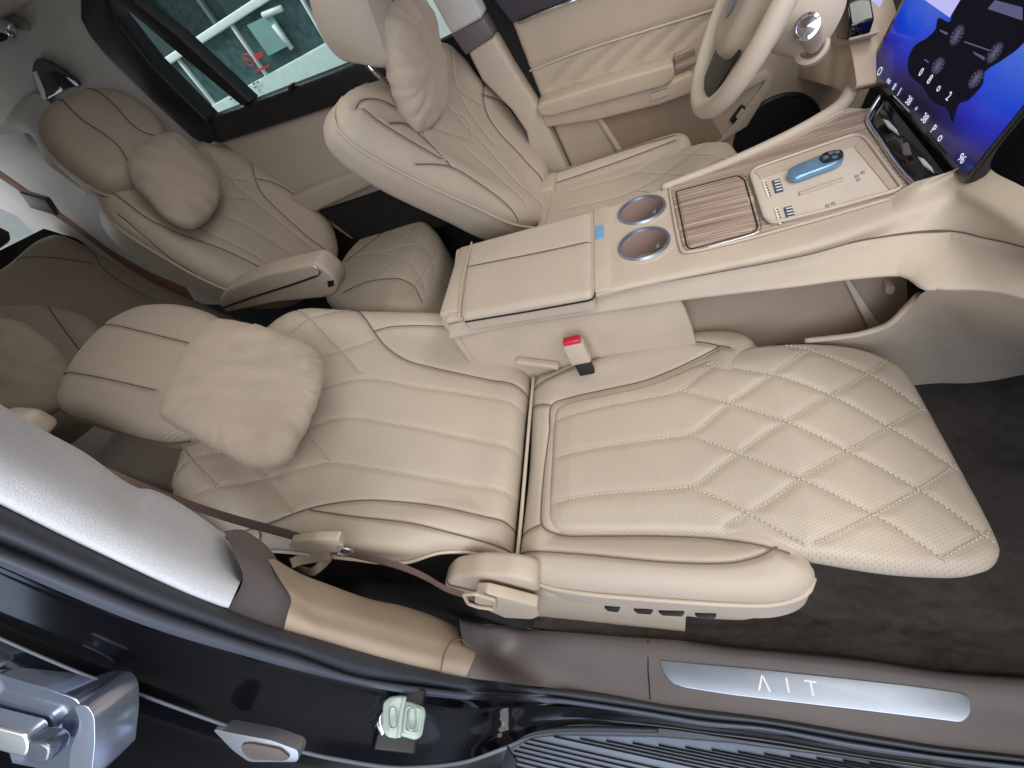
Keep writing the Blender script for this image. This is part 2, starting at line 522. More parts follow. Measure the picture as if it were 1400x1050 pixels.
def woodmat(name):
    t = NT(name); b = t.b
    tc = t.n('ShaderNodeTexCoord')
    mp = t.n('ShaderNodeMapping'); mp.inputs['Scale'].default_value = (5.0, 240.0, 60.0); mp.inputs['Rotation'].default_value = (0, 0, .03)
    t.l(tc.outputs['Object'], mp.inputs['Vector'])
    n1 = t.n('ShaderNodeTexNoise', Scale=1.0, Detail=6.0, Roughness=.6); t.l(mp.outputs[0], n1.inputs['Vector'])
    t.l(t.ramp(n1.outputs['Fac'], [(.30, c3(106, 87, 75)), (.45, c3(150, 129, 114)), (.58, c3(180, 160, 145)), (.72, c3(204, 188, 173))]), b.inputs['Base Color'])
    b.inputs['Roughness'].default_value = .38
    bp = t.n('ShaderNodeBump', Strength=.2, Distance=.0006); t.l(n1.outputs['Fac'], bp.inputs['Height']); t.l(bp.outputs[0], b.inputs['Normal'])
    return t.m

BEIGE = (.505, .421, .338)
M_lea = leather('beige_leather', BEIGE)
M_perf = leather('perforated_beige_leather', sc(BEIGE, 1.02), rough=.46, perf=True)
M_perfh = leather('woven_headrest_leather', sc(BEIGE, .98), rough=.5, perf=True, pitch=.0056, holes=.34)
M_thread = plain('cream_thread', (.70, .62, .50), .7)
M_seam_shade = plain('brown_seam_shade', (.15, .10, .068), .8)  # dark brown stands in for shade in the seam creases
M_pipe = leather('beige_piping_leather', sc(BEIGE, 1.05), rough=.4)
M_plas = plain('beige_moulded_plastic', (.51, .42, .33), .55, bump=.10, bscale=900)
M_tan = plain('tan_moulded_plastic', (.50, .385, .285), .42, bump=.08, bscale=900)
M_door = leather('tan_door_leather', (.49, .39, .29), .5)
M_sued = suede('beige_suede', (.51, .425, .34))
M_brown = plain('brown_grey_plastic', c3(106, 98, 98), .45, bump=.12, bscale=1200)
M_blk = plain('black_plastic', (.012, .012, .013), .5, bump=.05, bscale=900)
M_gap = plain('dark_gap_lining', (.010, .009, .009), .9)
M_paint = plain('black_car_paint', (.003, .003, .005), .11, coat=.0, vary=.0, spec=.4)
M_rub = plain('grey_blue_rubber', (.045, .05, .062), .5, bump=.08, bscale=600)
M_alu = plain('brushed_aluminium', (.46, .51, .60), .42, metal=1.0, bump=.03, bscale=200)
M_chr = plain('chrome', (.80, .81, .84), .10, metal=1.0)
M_carp = fabric('brown_carpet', c3(97, 89, 85), 900.0, 1.0, dist=.006, vary=.22)
M_head = fabric('grey_headliner', c3(214, 211, 206), 700.0, .35, dist=.002, vary=.05)
M_pilf = fabric('pale_grey_pillar_fabric', c3(226, 228, 234), 620.0, .35, dist=.002, vary=.06)
M_wood = woodmat('open_pore_wood')
M_red = plain('red_button', (.62, .02, .05), .3)
M_web = fabric('brown_webbing', c3(100, 80, 72), 900.0, .5, dist=.001)
M_webl = fabric('beige_webbing', c3(176, 152, 128), 900.0, .5, dist=.001)
M_screenblk = plain('glossy_black_glass', (.004, .004, .005), .08, coat=.6, vary=0)
M_white = plain('white_print', (.75, .75, .75), .5)
M_dklabel = plain('dark_blue_label', c3(62, 74, 88), .4)
def region(ob, fr, polys, idx):
    """give the faces inside pixel-traced seam outlines another of the pad's materials"""
    me = ob.data; n = len(me.polygons)
    c = np.zeros(n * 3); me.polygons.foreach_get('center', c); c = c.reshape(-1, 3) - fr.O
    P = np.stack([c @ fr.U, c @ fr.V], 1)
    mi = np.zeros(n, np.int32); me.polygons.foreach_get('material_index', mi)
    for q in polys: mi[inside(P, spline(fr.uv(q), step=.004, closed=True)) & (mi == 0)] = idx
    me.polygons.foreach_set('material_index', mi); me.update()
def gauss(x, m, s): return np.exp(-((x - m) / s) ** 2)

# ================================================================ reclined front passenger seat
seat = thing('passenger_seat', 'large beige leather passenger seat reclined almost flat with its quilted leg rest raised', 'car seat', (-.2, .45, 0), 'quilted beige seats')
FRB = Frame((-.35, .46, .33), (-math.cos(math.radians(30)), 0, math.sin(math.radians(30))), (0, 1, 0), (.5, 0, .86))
bx_out = [(728,515),(716,496),(700,476),(672,450),(640,431),(600,422),(550,420),(500,419),(450,416),(420,415),(395,420),(375,430),(355,446),(325,470),(290,520),(262,575),(243,603),(232,635),(226,662),(252,692),(300,722),(334,741),(400,748),(487,758),(521,762),(558,761),(603,748),(650,750),(690,768),(703,776),(709,720),(716,640),(722,570)]
back_seams = [
 [(489,423),(499,437),(511,453),(529,473),(557,490),(600,501),(657,514),(700,527),(724,540)],
 [(511,453),(527,449),(543,447),(583,446),(629,450),(671,467),(703,487),(726,509)],
 [(330,727),(373,716),(421,697),(464,686),(507,682),(564,686),(607,694),(659,707),(687,714),(708,725)],
 [(424,698),(479,706),(550,714),(607,727),(664,741),(702,755)],
 [(250,692),(300,702),(354,724),(352,742)],
 [(598,750),(603,765)],
]
back_quilts = [
 [(400,417),(406,421),(450,463),(491,506)],
 [(400,455),(423,439),(474,424),(489,421)],
 [(425,494),(434,487),(463,480),(511,463)],
 [(400,545),(429,533),(460,524),(489,517),(520,517),(571,526),(643,536),(690,549),(722,566)],
 [(393,596),(425,582),(459,571),(493,570),(564,581),(636,596),(690,612),(716,624)],
 [(240,690),(263,680),(300,668),(345,658),(407,641),(450,631),(493,636),(564,647),(636,661),(690,675),(712,686)],
 [(390,560),(401,577),(425,600),(449,626)],
 [(250,612),(270,637),(300,668)],
 [(228,661),(246,641),(271,628),(308,618),(345,612)],
 [(355,640),(372,665),(400,700)],
]
pnt = dict(r=.022, H=.022)
ob, sf = pad('backrest', FRB, bx_out, [M_perf, M_thread, M_seam_shade, M_lea], seat, r=.035, H=.035, thick=.10, seams=back_seams, quilts=back_quilts,
    bump=lambda u, v, d: .010 * gauss(d, .055, .04) - .010 * gauss(u, .25, .22) * np.clip(d / .1, 0, 1), res=.0036, taper=.03)
region(ob, FRB, [
  [(489,421),(511,453),(529,473),(557,490),(600,501),(657,514),(724,540),(735,505),(660,430),(560,412),(480,412)],
  [(330,727),(373,716),(421,697),(464,686),(507,682),(564,686),(607,694),(659,707),(715,728),(705,785),(620,775),(400,770),(240,705),(252,690),(300,702)],
  ], 3)
# piping along the bite line and round the outer edge
bl = FRB.uv([(729,516),(724,570),(718,640),(711,720),(705,776)])
tube('piping', FRB.P(spline(bl, step=.01), .004), .0042, M_pipe, ob)
ol = FRB.uv([(228,665),(252,694),(300,724),(334,743),(400,750),(487,760),(521,764),(558,763),(603,750),(650,751),(690,769),(703,778)])
tube('piping', FRB.P(spline(ol, step=.01), -.030), .0035, M_pipe, ob)
# ---- cushion with its bolsters
def b_bite(u): return -.16 * .03 * np.log1p(np.exp(-(u + .15) / .03))
FRC = Frame((-.1, .45, .37), (1, 0, 0), (0, 1, 0), (0, 0, 1), b=lambda u, v: b_bite(u))
base_out = [(728,517),(760,500),(800,483),(860,465),(920,452),(980,446),(1015,450),(1034,464),(1030,500),(1025,580),(1045,680),(1092,738),(1117,776),(1106,802),(1062,817),(1000,817),(900,811),(800,803),(745,795),(712,782),(704,772),(709,720),(716,640),(722,570)]
ob, sfc = pad('seat_cushion', FRC, base_out, [M_lea, M_thread, M_seam_shade], seat, r=.03, H=.03, thick=.10,
  seams=[[(729,532),(779,508),(850,482),(921,471),(964,473),(1000,480)], [(704,755),(793,760),(907,771),(993,773),(1036,764),(1062,750)], [(722,554),(754,556)], [(709,731),(743,719)],
  [(752,585),(753,562),(760,551),(778,543),(830,531),(879,520),(920,505),(950,492),(985,477)], [(752,585),(744,640),(741,706),(746,724),(775,733),(820,733),(900,733),(981,737),(1050,751),(1080,758)]],
  bump=lambda u, v, d: .012 * gauss(d, .05, .035) - .014 * gauss(v, -.01, .13), res=.004, taper=.0)
ol = FRC.uv([(712,784),(745,797),(800,806),(900,814),(1000,820),(1062,819),(1104,805),(1116,782)])
tube('piping', FRC.P(spline(ol, step=.01), -.030), .0042, M_pipe, ob)
il = FRC.uv([(730,516),(760,499),(800,482),(860,464),(920,451),(980,445),(1015,449),(1034,464),(1040,480)])
tube('piping', FRC.P(spline(il, step=.01), -.028), .0035, M_pipe, ob)
# ---- centre panel running out into the raised leg rest
def b_leg(u, v): 
    s = np.clip(u - .23, 0, 1)
    return b_bite(u) - .36 * s * s / (s + .06) + .004
FRL = Frame((-.1, .45, .372), (1, 0, 0), (0, 1, 0), (0, 0, 1), b=b_leg)
leg_out = [(750,640),(754,570),(760,555),(778,546),(830,534),(879,523),(920,508),(950,495),(993,478),(1027,470),(1060,466),(1110,465),(1160,469),(1205,482),(1240,502),(1264,538),(1292,588),(1322,642),(1352,697),(1372,738),(1374,757),(1358,773),(1320,780),(1250,778),(1200,773),(1150,765),(1100,757),(1050,747),(981,733),(900,729),(820,729),(775,729),(755,724),(745,706)]
leg_q = [
 [(748,578),(821,558),(900,543),(931,535),(955,517),(978,499),(993,487),(1021,470)],
 [(748,628),(821,613),(900,602),(944,595),(970,577),(1000,552),(1056,514),(1112,476)],
 [(746,689),(821,677),(900,671),(936,668),(955,663),(980,643),(1007,624),(1050,593),(1074,578),(1137,541),(1186,513),(1215,490)],
 [(975,733),(1000,715),(1050,688),(1094,656),(1163,616),(1217,584),(1260,559),(1273,549)],
 [(1085,757),(1110,745),(1150,728),(1197,704),(1257,670),(1300,640),(1320,622)],
 [(1260,780),(1309,752),(1346,731),(1370,715)],
 [(1040,470),(1070,472),(1108,480),(1183,511),(1225,536),(1260,559),(1288,580),(1300,594)],
 [(947,496),(993,503),(1056,514),(1137,543),(1217,587),(1303,639),(1345,675)],
 [(931,536),(979,548),(1006,556),(1074,578),(1160,619),(1254,670),(1346,733),(1374,752)],
 [(944,597),(1007,620),(1094,656),(1197,707),(1257,744),(1310,778)],
 [(944,668),(993,688),(1050,718),(1103,747),(1130,764)],
]
pf = lambda u, v, d: .006 * np.clip(d / .05, 0, 1)
obl, sfl = pad('leg_rest', FRL, leg_out, [M_perf, M_thread, M_seam_shade], seat, r=.019, H=.026, thick=.055, quilts=leg_q, bump=pf, res=.0036, taper=.035, quilt_w=.0075, quilt_d=.0042)
# crease shade as a dark cord round the centre panel where it meets the bolsters
sl = FRL.uv([(1027,470),(993,478),(950,495),(879,523),(778,546),(760,555),(754,570),(745,706),(755,724),(775,729),(900,729),(981,733),(1050,747)])
tube('seam_shade', FRL.P(spline(sl, step=.008), -.0125), .0020, M_seam_shade, obl, 6)
# ---- side shell, recliner cover, switches
def plate(name, pts, y, depth, mat, parent, bev=.006, rnd=.0):
    P = ony(pts, y)
    if rnd: P = roundpoly(P, rnd)
    return prism(name, P, (0, -1, 0), depth, mat, parent, bev)
zside = lambda pts, z: onz(pts, z)
side = [(640,818),(700,816),(735,812),(760,815),(830,824),(930,832),(1010,834),(1070,828),(1050,842),(1015,848),(965,846),(938,842),(936,872),(925,876),(830,866),(745,853),(725,840),(655,828)]
plate('side_shell', side, .195, .05, M_plas, seat, .006, .012)
plate('recliner_cover', [(606,802),(616,792),(650,787),(700,790),(734,798),(738,808),(736,826),(700,826),(650,819),(616,811)], .182, .045, M_plas, seat, .010, .02)
0 and plate('hinge_cover', [(602,762),(640,762),(684,775),(700,783),(690,792),(640,792),(580,800),(545,796),(575,780)], .205, .03, M_lea, seat, .010, .012)
plate('seat_track', [(430,790),(640,800),(760,852),(930,866),(1010,858),(1010,870),(700,866),(420,850)], .29, .06, M_gap, seat, .004)
for a, b in ((826, 848), (866, 893), (900, 936), (950, 980)):
    ya = 832 + (a - 826) * .08
    plate('seat_switch', [(a, ya), (b, ya + 1.5), (b - 3, ya + 5.5), (a + 5, ya + 4)], .181, .012, M_blk, seat, .002)
# ---- headrest
FRH = Frame((-1.08, .50, .80), (-math.cos(math.radians(24)), 0, math.sin(math.radians(24))), (0, 1, 0), (.4, 0, .9))
hr_out = [(67,546),(71,528),(79,505),(100,475),(129,444),(149,429),(186,413),(217,409),(243,410),(274,417),(297,430),(300,470),(285,530),(266,580),(249,592),(215,595),(180,589),(140,577),(100,563),(76,556)]
obh, sfh = pad('headrest', FRH, hr_out, [M_perfh, M_thread, M_seam_shade, M_lea], seat, r=.032, H=.03, thick=.085, seams=[[(77,506),(110,513),(150,521),(215,536)],[(131,441),(180,452),(249,469),(290,480)]], bump=lambda u, v, d: .008 * np.clip(d / .06, 0, 1), res=.0036, taper=.03, seam_d=.006)
region(obh, FRH, [[(72,505),(110,513),(150,521),(215,536),(260,545),(300,480),(249,469),(180,452),(131,440),(100,470)]], 3)
tube('seam_shade', FRH.P(spline(FRH.uv([(67,549),(77,559),(100,566),(140,580),(180,592),(215,598),(249,595)]), step=.01), -.026), .0022, M_seam_shade, obh, 6)
for q in ((262, 500), (258, 565)):
    a = FRH.P(FRH.at(*q), -.06)[0]
    tube('headrest_post', [a, a + V3(.16, 0, -.09)], .006, M_chr, seat, 12)
# lower back shell seen under the headrest: seat of the row behind
# ---- pillow on the headrest
FRP = Frame((-.92, .47, .765), (-math.cos(math.radians(20)), 0, math.sin(math.radians(20))), (0, 1, 0), (.3, 0, .9))
pil_out = [(206,550),(208,540),(221,508),(244,470),(271,438),(287,429),(304,427),(350,436),(395,450),(424,465),(436,479),(438,496),(429,530),(413,567),(397,600),(384,617),(368,626),(346,629),(325,626),(290,608),(250,586),(222,571),(210,561)]
def pil_b(u, v, d):
    cu, cv = u.mean(), v.mean()
    o = np.array([noise.noise(Vector((math.atan2(b - cv, a - cu) * 4.5, math.hypot(a - cu, b - cv) * 9, 1.3))) + .5 * noise.noise(Vector((math.atan2(b - cv, a - cu) * 13, math.hypot(a - cu, b - cv) * 14, 4.1))) for a, b in zip(u, v)])
    p2 = np.array([noise.noise(Vector((a * 16, b * 30, 2.2))) for a, b in zip(u, v)])
    return .0085 * (np.abs(o) - .2) * np.exp(-(d / .030)) + .0028 * p2
pl, _ = pad('neck_pillow', FRP, pil_out, [M_sued], None, r=.048, H=.030, thick=.030, bump=pil_b, res=.0045, taper=.05, bottom=True)
tag(pl, 'square pale suede pillow lying on the headrest of the reclined passenger seat', 'pillow', 'suede neck pillows')

# ================================================================ driver's seat
drv = thing('driver_seat', 'upright beige leather driver seat behind the steering wheel, facing right', 'car seat', (-.2, 1.2, 0), 'quilted beige seats')
a22 = math.radians(24)
FRD = Frame((-.40, 1.2, .53), (-math.sin(a22), 0, math.cos(a22)), (0, 1, 0), (.9, 0, .4))
d_out = [(756,297),(730,300),(709,296),(657,271),(571,229),(514,197),(480,172),(468,150),(470,125),(490,108),(530,95),(570,60),(605,50),(640,80),(657,103),(700,131),(735,160),(748,180),(757,206),(757,243),(754,274)]
d_seams = [[(485,150),(493,140),(514,141),(540,150)],[(493,152),(514,170),(551,193),(600,221)],[(658,104),(660,130),(668,158),(685,183),(715,215),(736,245),(750,280)],
  [(658,130),(680,140),(700,152),(725,172),(742,192),(750,215)],[(570,222),(614,232),(650,252),(690,278),(715,297)],[(530,172),(548,168),(566,176),(600,215),(614,232)]]
d_q = [[(615,75),(622,110),(632,125),(662,145)],[(617,148),(637,170),(656,190),(700,240),(740,285)],[(572,166),(592,205),(605,222)],[(632,135),(648,160),(675,195)],[(618,150),(640,165),(645,190)],[(640,205),(680,240),(715,280)],[(585,170),(610,180),(642,190)]]
obd, _ = pad('backrest', FRD, d_out, [M_perf, M_thread, M_seam_shade, M_lea], drv, r=.045, H=.035, thick=.05, seams=d_seams, quilts=d_q, bump=lambda u, v, d: .012 * gauss(d, .06, .04), res=.0042)
region(obd, FRD, [[(470,120),(520,100),(566,176),(614,232),(720,298),(700,310),(440,190)],[(657,103),(660,130),(668,158),(685,183),(715,215),(750,280),(780,280),(780,180),(700,110)]], 3)
# the padded flank of the backrest
fl_f = FRD.px([(478,118),(467,135),(467,152),(480,172),(514,198),(571,230),(657,272),(709,297),(745,304)], -.032)
tube('piping', spline(fl_f, step=.01), .004, M_pipe, obd)
k = np.linspace(0, 1, len(fl_f))[:, None]
wk = np.linspace(.12, .95, len(fl_f))[:, None]; fl_m = fl_f + V3(-.050, -.012, -.012) * wk; fl_b = fl_f + V3(-.12, .0, -.03) * wk; fl_c = fl_f + V3(-.145, .05, -.02) * wk
loft('side_bolster', [fl_f, fl_m, fl_b, fl_c], M_tan if False else M_lea, drv, n=60, m=6)
bk = [p + np.array([-.145, .05 + .36 * s, -.02]) for s in (0, 1) for p in fl_f[[0, 3, 7]]]
# rear shell of the backrest
pad('back_shell', Frame(FRD.O - FRD.N * .13, FRD.U, FRD.V, -FRD.N), [(.14,-.10),(.3,-.12),(.40,-.10),(.43,0),(.40,.14),(.3,.18),(.1,.16)], [M_lea], drv, r=.04, H=.03, thick=.05, px=False, res=.01)
# headrest, seen from its side
FRDH = Frame(FRD.O + FRD.U * .60 + FRD.N * .02, FRD.U, FRD.V, FRD.N)
FS = Frame((-.6, 1.03, 1.1), (1, 0, 0), (0, 0, 1), (0, -1, 0))
hp = FS.uv([(412,0),(425,42),(440,70),(462,92),(490,98),(515,103),(532,100),(536,90),(532,62),(520,25),(505,-20),(495,-70),(440,-85),(405,-45)])
def headrest_block(name, fs, uv, y0, y1, mats, parent, crown=.024):
    """moulded headrest: side outline swept across the seat with rounded cheeks"""
    o = spline(uv, n=72, closed=True); c = o.mean(0)
    ys = np.linspace(0, 1, 25); rows = []
    for s in ys:
        e = abs(2 * s - 1); k = 1 - crown / .12 * max(0, (e - .55) / .45) ** 2.6
        q = c + (o - c) * k
        rows.append(fs.O + q[:, :1] * fs.U + q[:, 1:2] * fs.V + np.array([0, (y0 - fs.O[1]) + (y1 - y0) * s, 0]))
    n = len(o); V = np.vstack(rows); R = len(rows)
    Fc = [(i*n+j, i*n+(j+1) % n, (i+1)*n+(j+1) % n, (i+1)*n+j) for i in range(R-1) for j in range(n)]
    Fc += [tuple(range(n)), tuple((R-1)*n + j for j in range(n))]
    ob = fix_normals(raw(name, V, Fc, mats, parent)); return autosmooth(ob, 60), rows
hb, rows = headrest_block('headrest', FS, hp, 1.03, 1.33, M_lea, drv)
for k in (7, 17): tube('seam_shade', rows[k] * 1.0 + 0, .0022, M_seam_shade, hb, 6, closed=True)
for y in (1.11, 1.25):
    a = FRD.O + FRD.U * .47 + V3(.005, y - 1.2, 0); tube('headrest_post', [a, a + FRD.U * .10], .006, M_chr, drv, 12)
rbox('post_guide', FRD.O + FRD.U * .485 + V3(-.05, -.09, 0), (V3(.012, 0, 0), V3(0, .02, 0), FRD.U * .008), M_brown, drv, .003)
# cushion of the driver's seat
FRDC = Frame((-.1, 1.2, .49), (1, 0, 0), (0, 1, 0), (0, 0, 1))
pad('seat_cushion', FRDC, [(-.28,-.22),(-.1,-.25),(.12,-.26),(.16,-.2),(.155,-.12),(.15,.14),(.16,.2),(.12,.27),(-.1,.26),(-.28,.22)], [M_lea, M_thread, M_seam_shade], drv, r=.035, H=.035, thick=.14, px=False, bump=lambda u, v, d: .02 * gauss(np.abs(v), .21, .05), res=.006, seams=[[(-.27,.165),(-.05,.175),(.12,.19)],[(-.25,.215),(0,.225),(.12,.215)]])
FRDP = Frame((-.1, 1.2, .493), (1, 0, 0), (0, 1, 0), (0, 0, 1), b=lambda u, v: -.5 * np.clip(u - .19, 0, 1) ** 1.2)
pad('centre_panel', FRDP, [(-.27,-.15),(-.25,-.165),(0,-.17),(.2,-.165),(.26,-.15),(.275,0),(.26,.15),(.2,.165),(0,.17),(-.25,.165),(-.27,.15)], [M_perf, M_thread], drv, r=.02, H=.02, thick=.12, px=False, res=.005,
  quilts=[[(-.2,-.1),(.0,-.1),(.26,.08)],[(-.2,0),(.0,0),(.2,.15)],[(-.2,.1),(0,.1),(.08,.165)],[(0,-.1),(.06,-.16)],[(0,0),(.2,-.16)],[(0,.1),(.27,-.09)],[(.08,.16),(.27,.03)]])
rbox('cushion_hinge', (-.385, 1.35, .49), (V3(.04, 0, 0), V3(0, .05, 0), V3(0, 0, .03)), M_plas, drv, .008)
lp = FRD.px([(655,100),(660,97),(668,103),(667,112)], .01)
tube('belt_guide', spline(lp, step=.004), .004, M_plas, drv, 8)
# its pillow, strapped upright before the headrest and seen edge-on
pc = FS.at(572, 85); cc = FS.O + FS.U * pc[0] + FS.V * pc[1]
p1 = FS.px([(549,-8),(596,178)]); ax = (p1[1] - p1[0]) / 2
cen = ony([(571, 86)], 1.17)[0]
pn = cushion('neck_pillow', cen, ax * 1.06, V3(0, .14, 0), np.cross(ax / np.linalg.norm(ax), V3(0, 1, 0)) * .046, M_sued, None, wr=.009, seed=3)
tag(pn, 'plump creased suede pillow hanging on the front of the driver seat headrest', 'pillow', 'suede neck pillows')

# ================================================================ second-row seat behind the driver
s2 = thing('captain_seat', 'second-row beige seat behind the driver seat, upright, with an armrest on its near side', 'car seat', (-1.1, 1.2, 0), 'quilted beige seats')
a2 = math.radians(31)
FR2 = Frame((-1.30, 1.22, .47), (-math.sin(a2), 0, math.cos(a2)), (0, 1, 0), (.9, 0, .5))
b2_out = [(465,345),(440,375),(400,395),(330,392),(280,372),(230,345),(170,308),(145,285),(133,262),(138,250),(170,245),(200,240),(240,205),(270,187),(290,190),(335,205),(365,225),(400,250),(430,275),(447,290),(460,310)]
s2_seams = [[(330,212),(342,225),(350,248),(362,268),(395,300),(440,340),(452,352)],[(348,244),(380,255),(415,278)],[(160,290),(200,322),(240,350),(290,378)],[(235,318),(290,335),(330,352),(380,380)],[(150,262),(200,300),(238,318)]]
s2_q = [[(280,215),(296,225),(304,240),(345,248)],[(305,268),(340,272)],[(300,292),(330,305),(380,335),(430,372)],[(255,300),(300,325),(350,350),(400,390)],[(318,250),(360,285),(440,350)],[(285,212),(320,250)]]
obs, _ = pad('backrest', FR2, b2_out, [M_perf, M_thread, M_seam_shade, M_lea], s2, r=.05, H=.04, thick=.09, seams=s2_seams, quilts=s2_q, bump=lambda u, v, d: .012 * gauss(d, .06, .04), res=.0055)
region(obs, FR2, [[(330,212),(342,225),(350,248),(362,268),(395,300),(452,352),(480,330),(440,270),(370,220)],[(130,250),(150,262),(238,318),(380,380),(400,400),(260,400),(120,290)]], 3)
tube('piping', FR2.px(spline(np.array([(136,262),(146,284),(171,309),(231,347),(281,375),(330,394),(380,398)]), n=50), -.036), .004, M_pipe, obs)
tube('child_seat_button', [FR2.px([(447,343)], .002)[0], FR2.px([(447,343)], .008)[0]], .006, M_chr, s2, 12)
FRH2 = Frame(FR2.O + FR2.U * .72 + FR2.N * .05, FR2.U, FR2.V, FR2.N)
h2_out = [(150,250),(185,247),(222,225),(235,190),(225,160),(200,135),(170,118),(140,111),(110,112),(75,125),(55,140),(49,156),(60,185),(90,215),(125,240)]
obh2, _ = pad('headrest', FRH2, h2_out, [M_lea, M_thread, M_seam_shade], s2, r=.05, H=.05, thick=.09, seams=[[(75,122),(105,160),(160,200),(185,245)],[(115,112),(150,140),(190,180),(228,190)]], res=.006, taper=.04, bump=lambda u, v, d: .01 * np.clip(d / .06, 0, 1))
tube('piping', FRH2.px(spline(np.array([(50,160),(61,188),(91,218),(126,243),(148,253)]), n=30), -.05), .004, M_pipe, obh2)
for q in ((150,255),(215,240)):
    a = FR2.px([q], -.03)[0]; tube('headrest_post', [a - FR2.U * .06, a + FR2.U * .07], .007, M_chr, s2, 12)
FR2P = Frame(FR2.O + FR2.U * .47 + FR2.N * .11, FR2.U, FR2.V, FR2.N)
p2_out = [(174,215),(178,195),(195,180),(222,169),(245,172),(262,185),(285,210),(302,236),(303,258),(292,280),(272,298),(255,299),(232,288),(205,260),(185,240)]
def pil2_b(u, v, d):
    o = np.array([noise.noise(Vector((a * 12, b * 26, 7.3))) for a, b in zip(u, v)])
    return .009 * o * np.exp(-(d / .06)) + .004 * o
p2, _ = pad('neck_pillow', FR2P, p2_out, [M_sued], None, r=.11, H=.05, thick=.035, bump=pil2_b, res=.006, taper=.05, bottom=True)
tag(p2, 'round dim suede pillow hanging on the second-row seat under the rear window', 'pillow', 'suede neck pillows')
FR2C = Frame((-1.05, 1.2, .44), (1, 0, 0), (0, 1, 0), (0, 0, 1), b=lambda u, v: -.5 * np.clip(u - .12, 0, 1) ** 1.2)
pad('seat_cushion', FR2C, [(440,400),(470,420),(520,420),(565,418),(585,405),(596,380),(603,345),(598,318),(580,298),(555,285),(530,290),(500,315),(470,345)], [M_perf, M_thread, M_seam_shade, M_lea], s2, r=.04, H=.035, thick=.16, res=.006,
  seams=[[(468,400),(500,385),(540,380),(565,390),(575,410)],[(470,358),(500,335),(530,312),(560,295)]],
  quilts=[[(480,350),(520,345),(560,335),(600,350)],[(530,312),(560,325),(585,345),(592,380)],[(510,380),(540,350),(570,300)],[(560,400),(580,370),(596,340)],[(520,345),(560,360),(580,395)]])
# armrest folded down beside it
FA = Frame((-1.15, .93, .72), (1, 0, 0), (0, 0, 1), (0, -1, 0))
arm = FA.uv([(299,408),(310,396),(360,375),(430,360),(441,366),(455,378),(462,390),(460,403),(445,408),(380,414),(310,428),(300,420)])
P = FA.P(roundpoly(arm, .02))
oa = prism('armrest', P, (0, -1, 0), .075, M_lea, s2, .012, 4)
tube('trim_line', spline(FA.px([(302,421),(350,404),(400,388),(434,376)], .004), step=.01), .003, M_blk, oa, 6)
tube('trim_line', spline(FA.px([(428,362),(438,370),(433,377)], .003), step=.005), .003, M_chr, oa, 6)
q = FA.px([(448,384),(456,383),(457,390),(449,392)], .003)
prism('armrest_socket', q, (0, -1, 0), .004, M_blk, oa, 0)

# ================================================================ second-row seat behind the passenger (only its near end shows) and third row
s3 = thing('captain_seat', 'shaded second-row seat at the left edge, partly covered by the reclined passenger headrest', 'car seat', (-1.6, .45, 0), 'quilted beige seats')
FR3 = Frame((-1.62, .45, .50), (-math.sin(math.radians(40)), 0, math.cos(math.radians(40))), (0, 1, 0), (.7, 0, .7))
pad('backrest', FR3, [(-60,425),(0,411),(40,408),(90,415),(130,432),(150,470),(140,520),(110,560),(40,600),(-60,600)], [M_lea, M_thread, M_seam_shade], s3, r=.05, H=.05, thick=.09, res=.008, seams=[[(60,410),(80,440),(110,480)]])
FR3b = Frame((-1.35, .45, .42), (1, 0, 0), (0, 1, 0), (0, 0, 1))
pad('seat_cushion', FR3b, [(40,590),(90,560),(150,560),(260,590),(330,640),(240,672),(150,650),(60,630)], [M_lea, M_thread, M_seam_shade], s3, r=.03, H=.03, thick=.16, res=.008)
FR3p = Frame((-1.45, .42, .74), (-math.sin(math.radians(40)), 0, math.cos(math.radians(40))), (0, 1, 0), (.7, 0, .7))
p3, _ = pad('neck_pillow', FR3p, [(-50,420),(0,424),(30,430),(60,452),(85,480),(95,505),(85,535),(55,560),(10,570),(-50,575)], [M_sued], None, r=.10, H=.05, thick=.03, res=.007, bump=pil2_b, taper=.05, bottom=True)
tag(p3, 'shaded suede pillow cut by the left edge beside the reclined headrest', 'pillow', 'suede neck pillows')
s4 = thing('bench_seat', 'dark shaded third-row bench at the far left beneath the rear windows', 'bench seat', (-2.2, .9, 0))
FR4 = Frame((-2.05, .9, .62), (-math.sin(math.radians(35)), 0, math.cos(math.radians(35))), (0, 1, 0), (.8, 0, .5))
pad('backrest', FR4, [(-60,390),(0,358),(40,325),(75,313),(110,325),(150,345),(215,380),(290,415),(400,470),(300,520),(100,520),(-60,500)], [M_lea, M_thread, M_seam_shade], s4, r=.06, H=.05, thick=.12, res=.010, smooth_outline=True, seams=[[(105,325),(128,345),(140,365),(165,385),(210,410)],[(20,350),(75,352),(130,360)]])
# ================================================================ centre console
con = thing('centre_console', 'long beige centre console between the front seats with wood panel, cup holders and padded lid', 'car console', (-.1, .81, 0))
ZC = .60
FT = Frame((0, .81, ZC), (1, 0, 0), (0, 1, 0), (0, 0, 1))
far = onz([(625,341),(637,337),(735,309),(830,282),(914,254),(985,231),(1057,200),(1114,171),(1150,148),(1196,150)], ZC)
near = onz([(610,436),(626,432),(720,416),(808,400),(900,379),(990,360),(1100,336),(1200,302),(1255,278),(1290,256)], ZC)
far2 = far + V3(0, .012, -.02); far3 = far + V3(0, .0, -.30)
seam = onz([(615,443),(640,437),(700,421),(811,401),(837,397),(986,371),(1100,349),(1171,330),(1243,319),(1286,317),(1300,316)], .570)
bandl = onz([(615,463),(640,458),(700,446),(929,411),(1000,402),(1100,390),(1154,383),(1231,377),(1250,386),(1263,396),(1280,396)], .535)
near_a = near + V3(0, .012, 0)
n_b = near + V3(0, -.008, -.006)
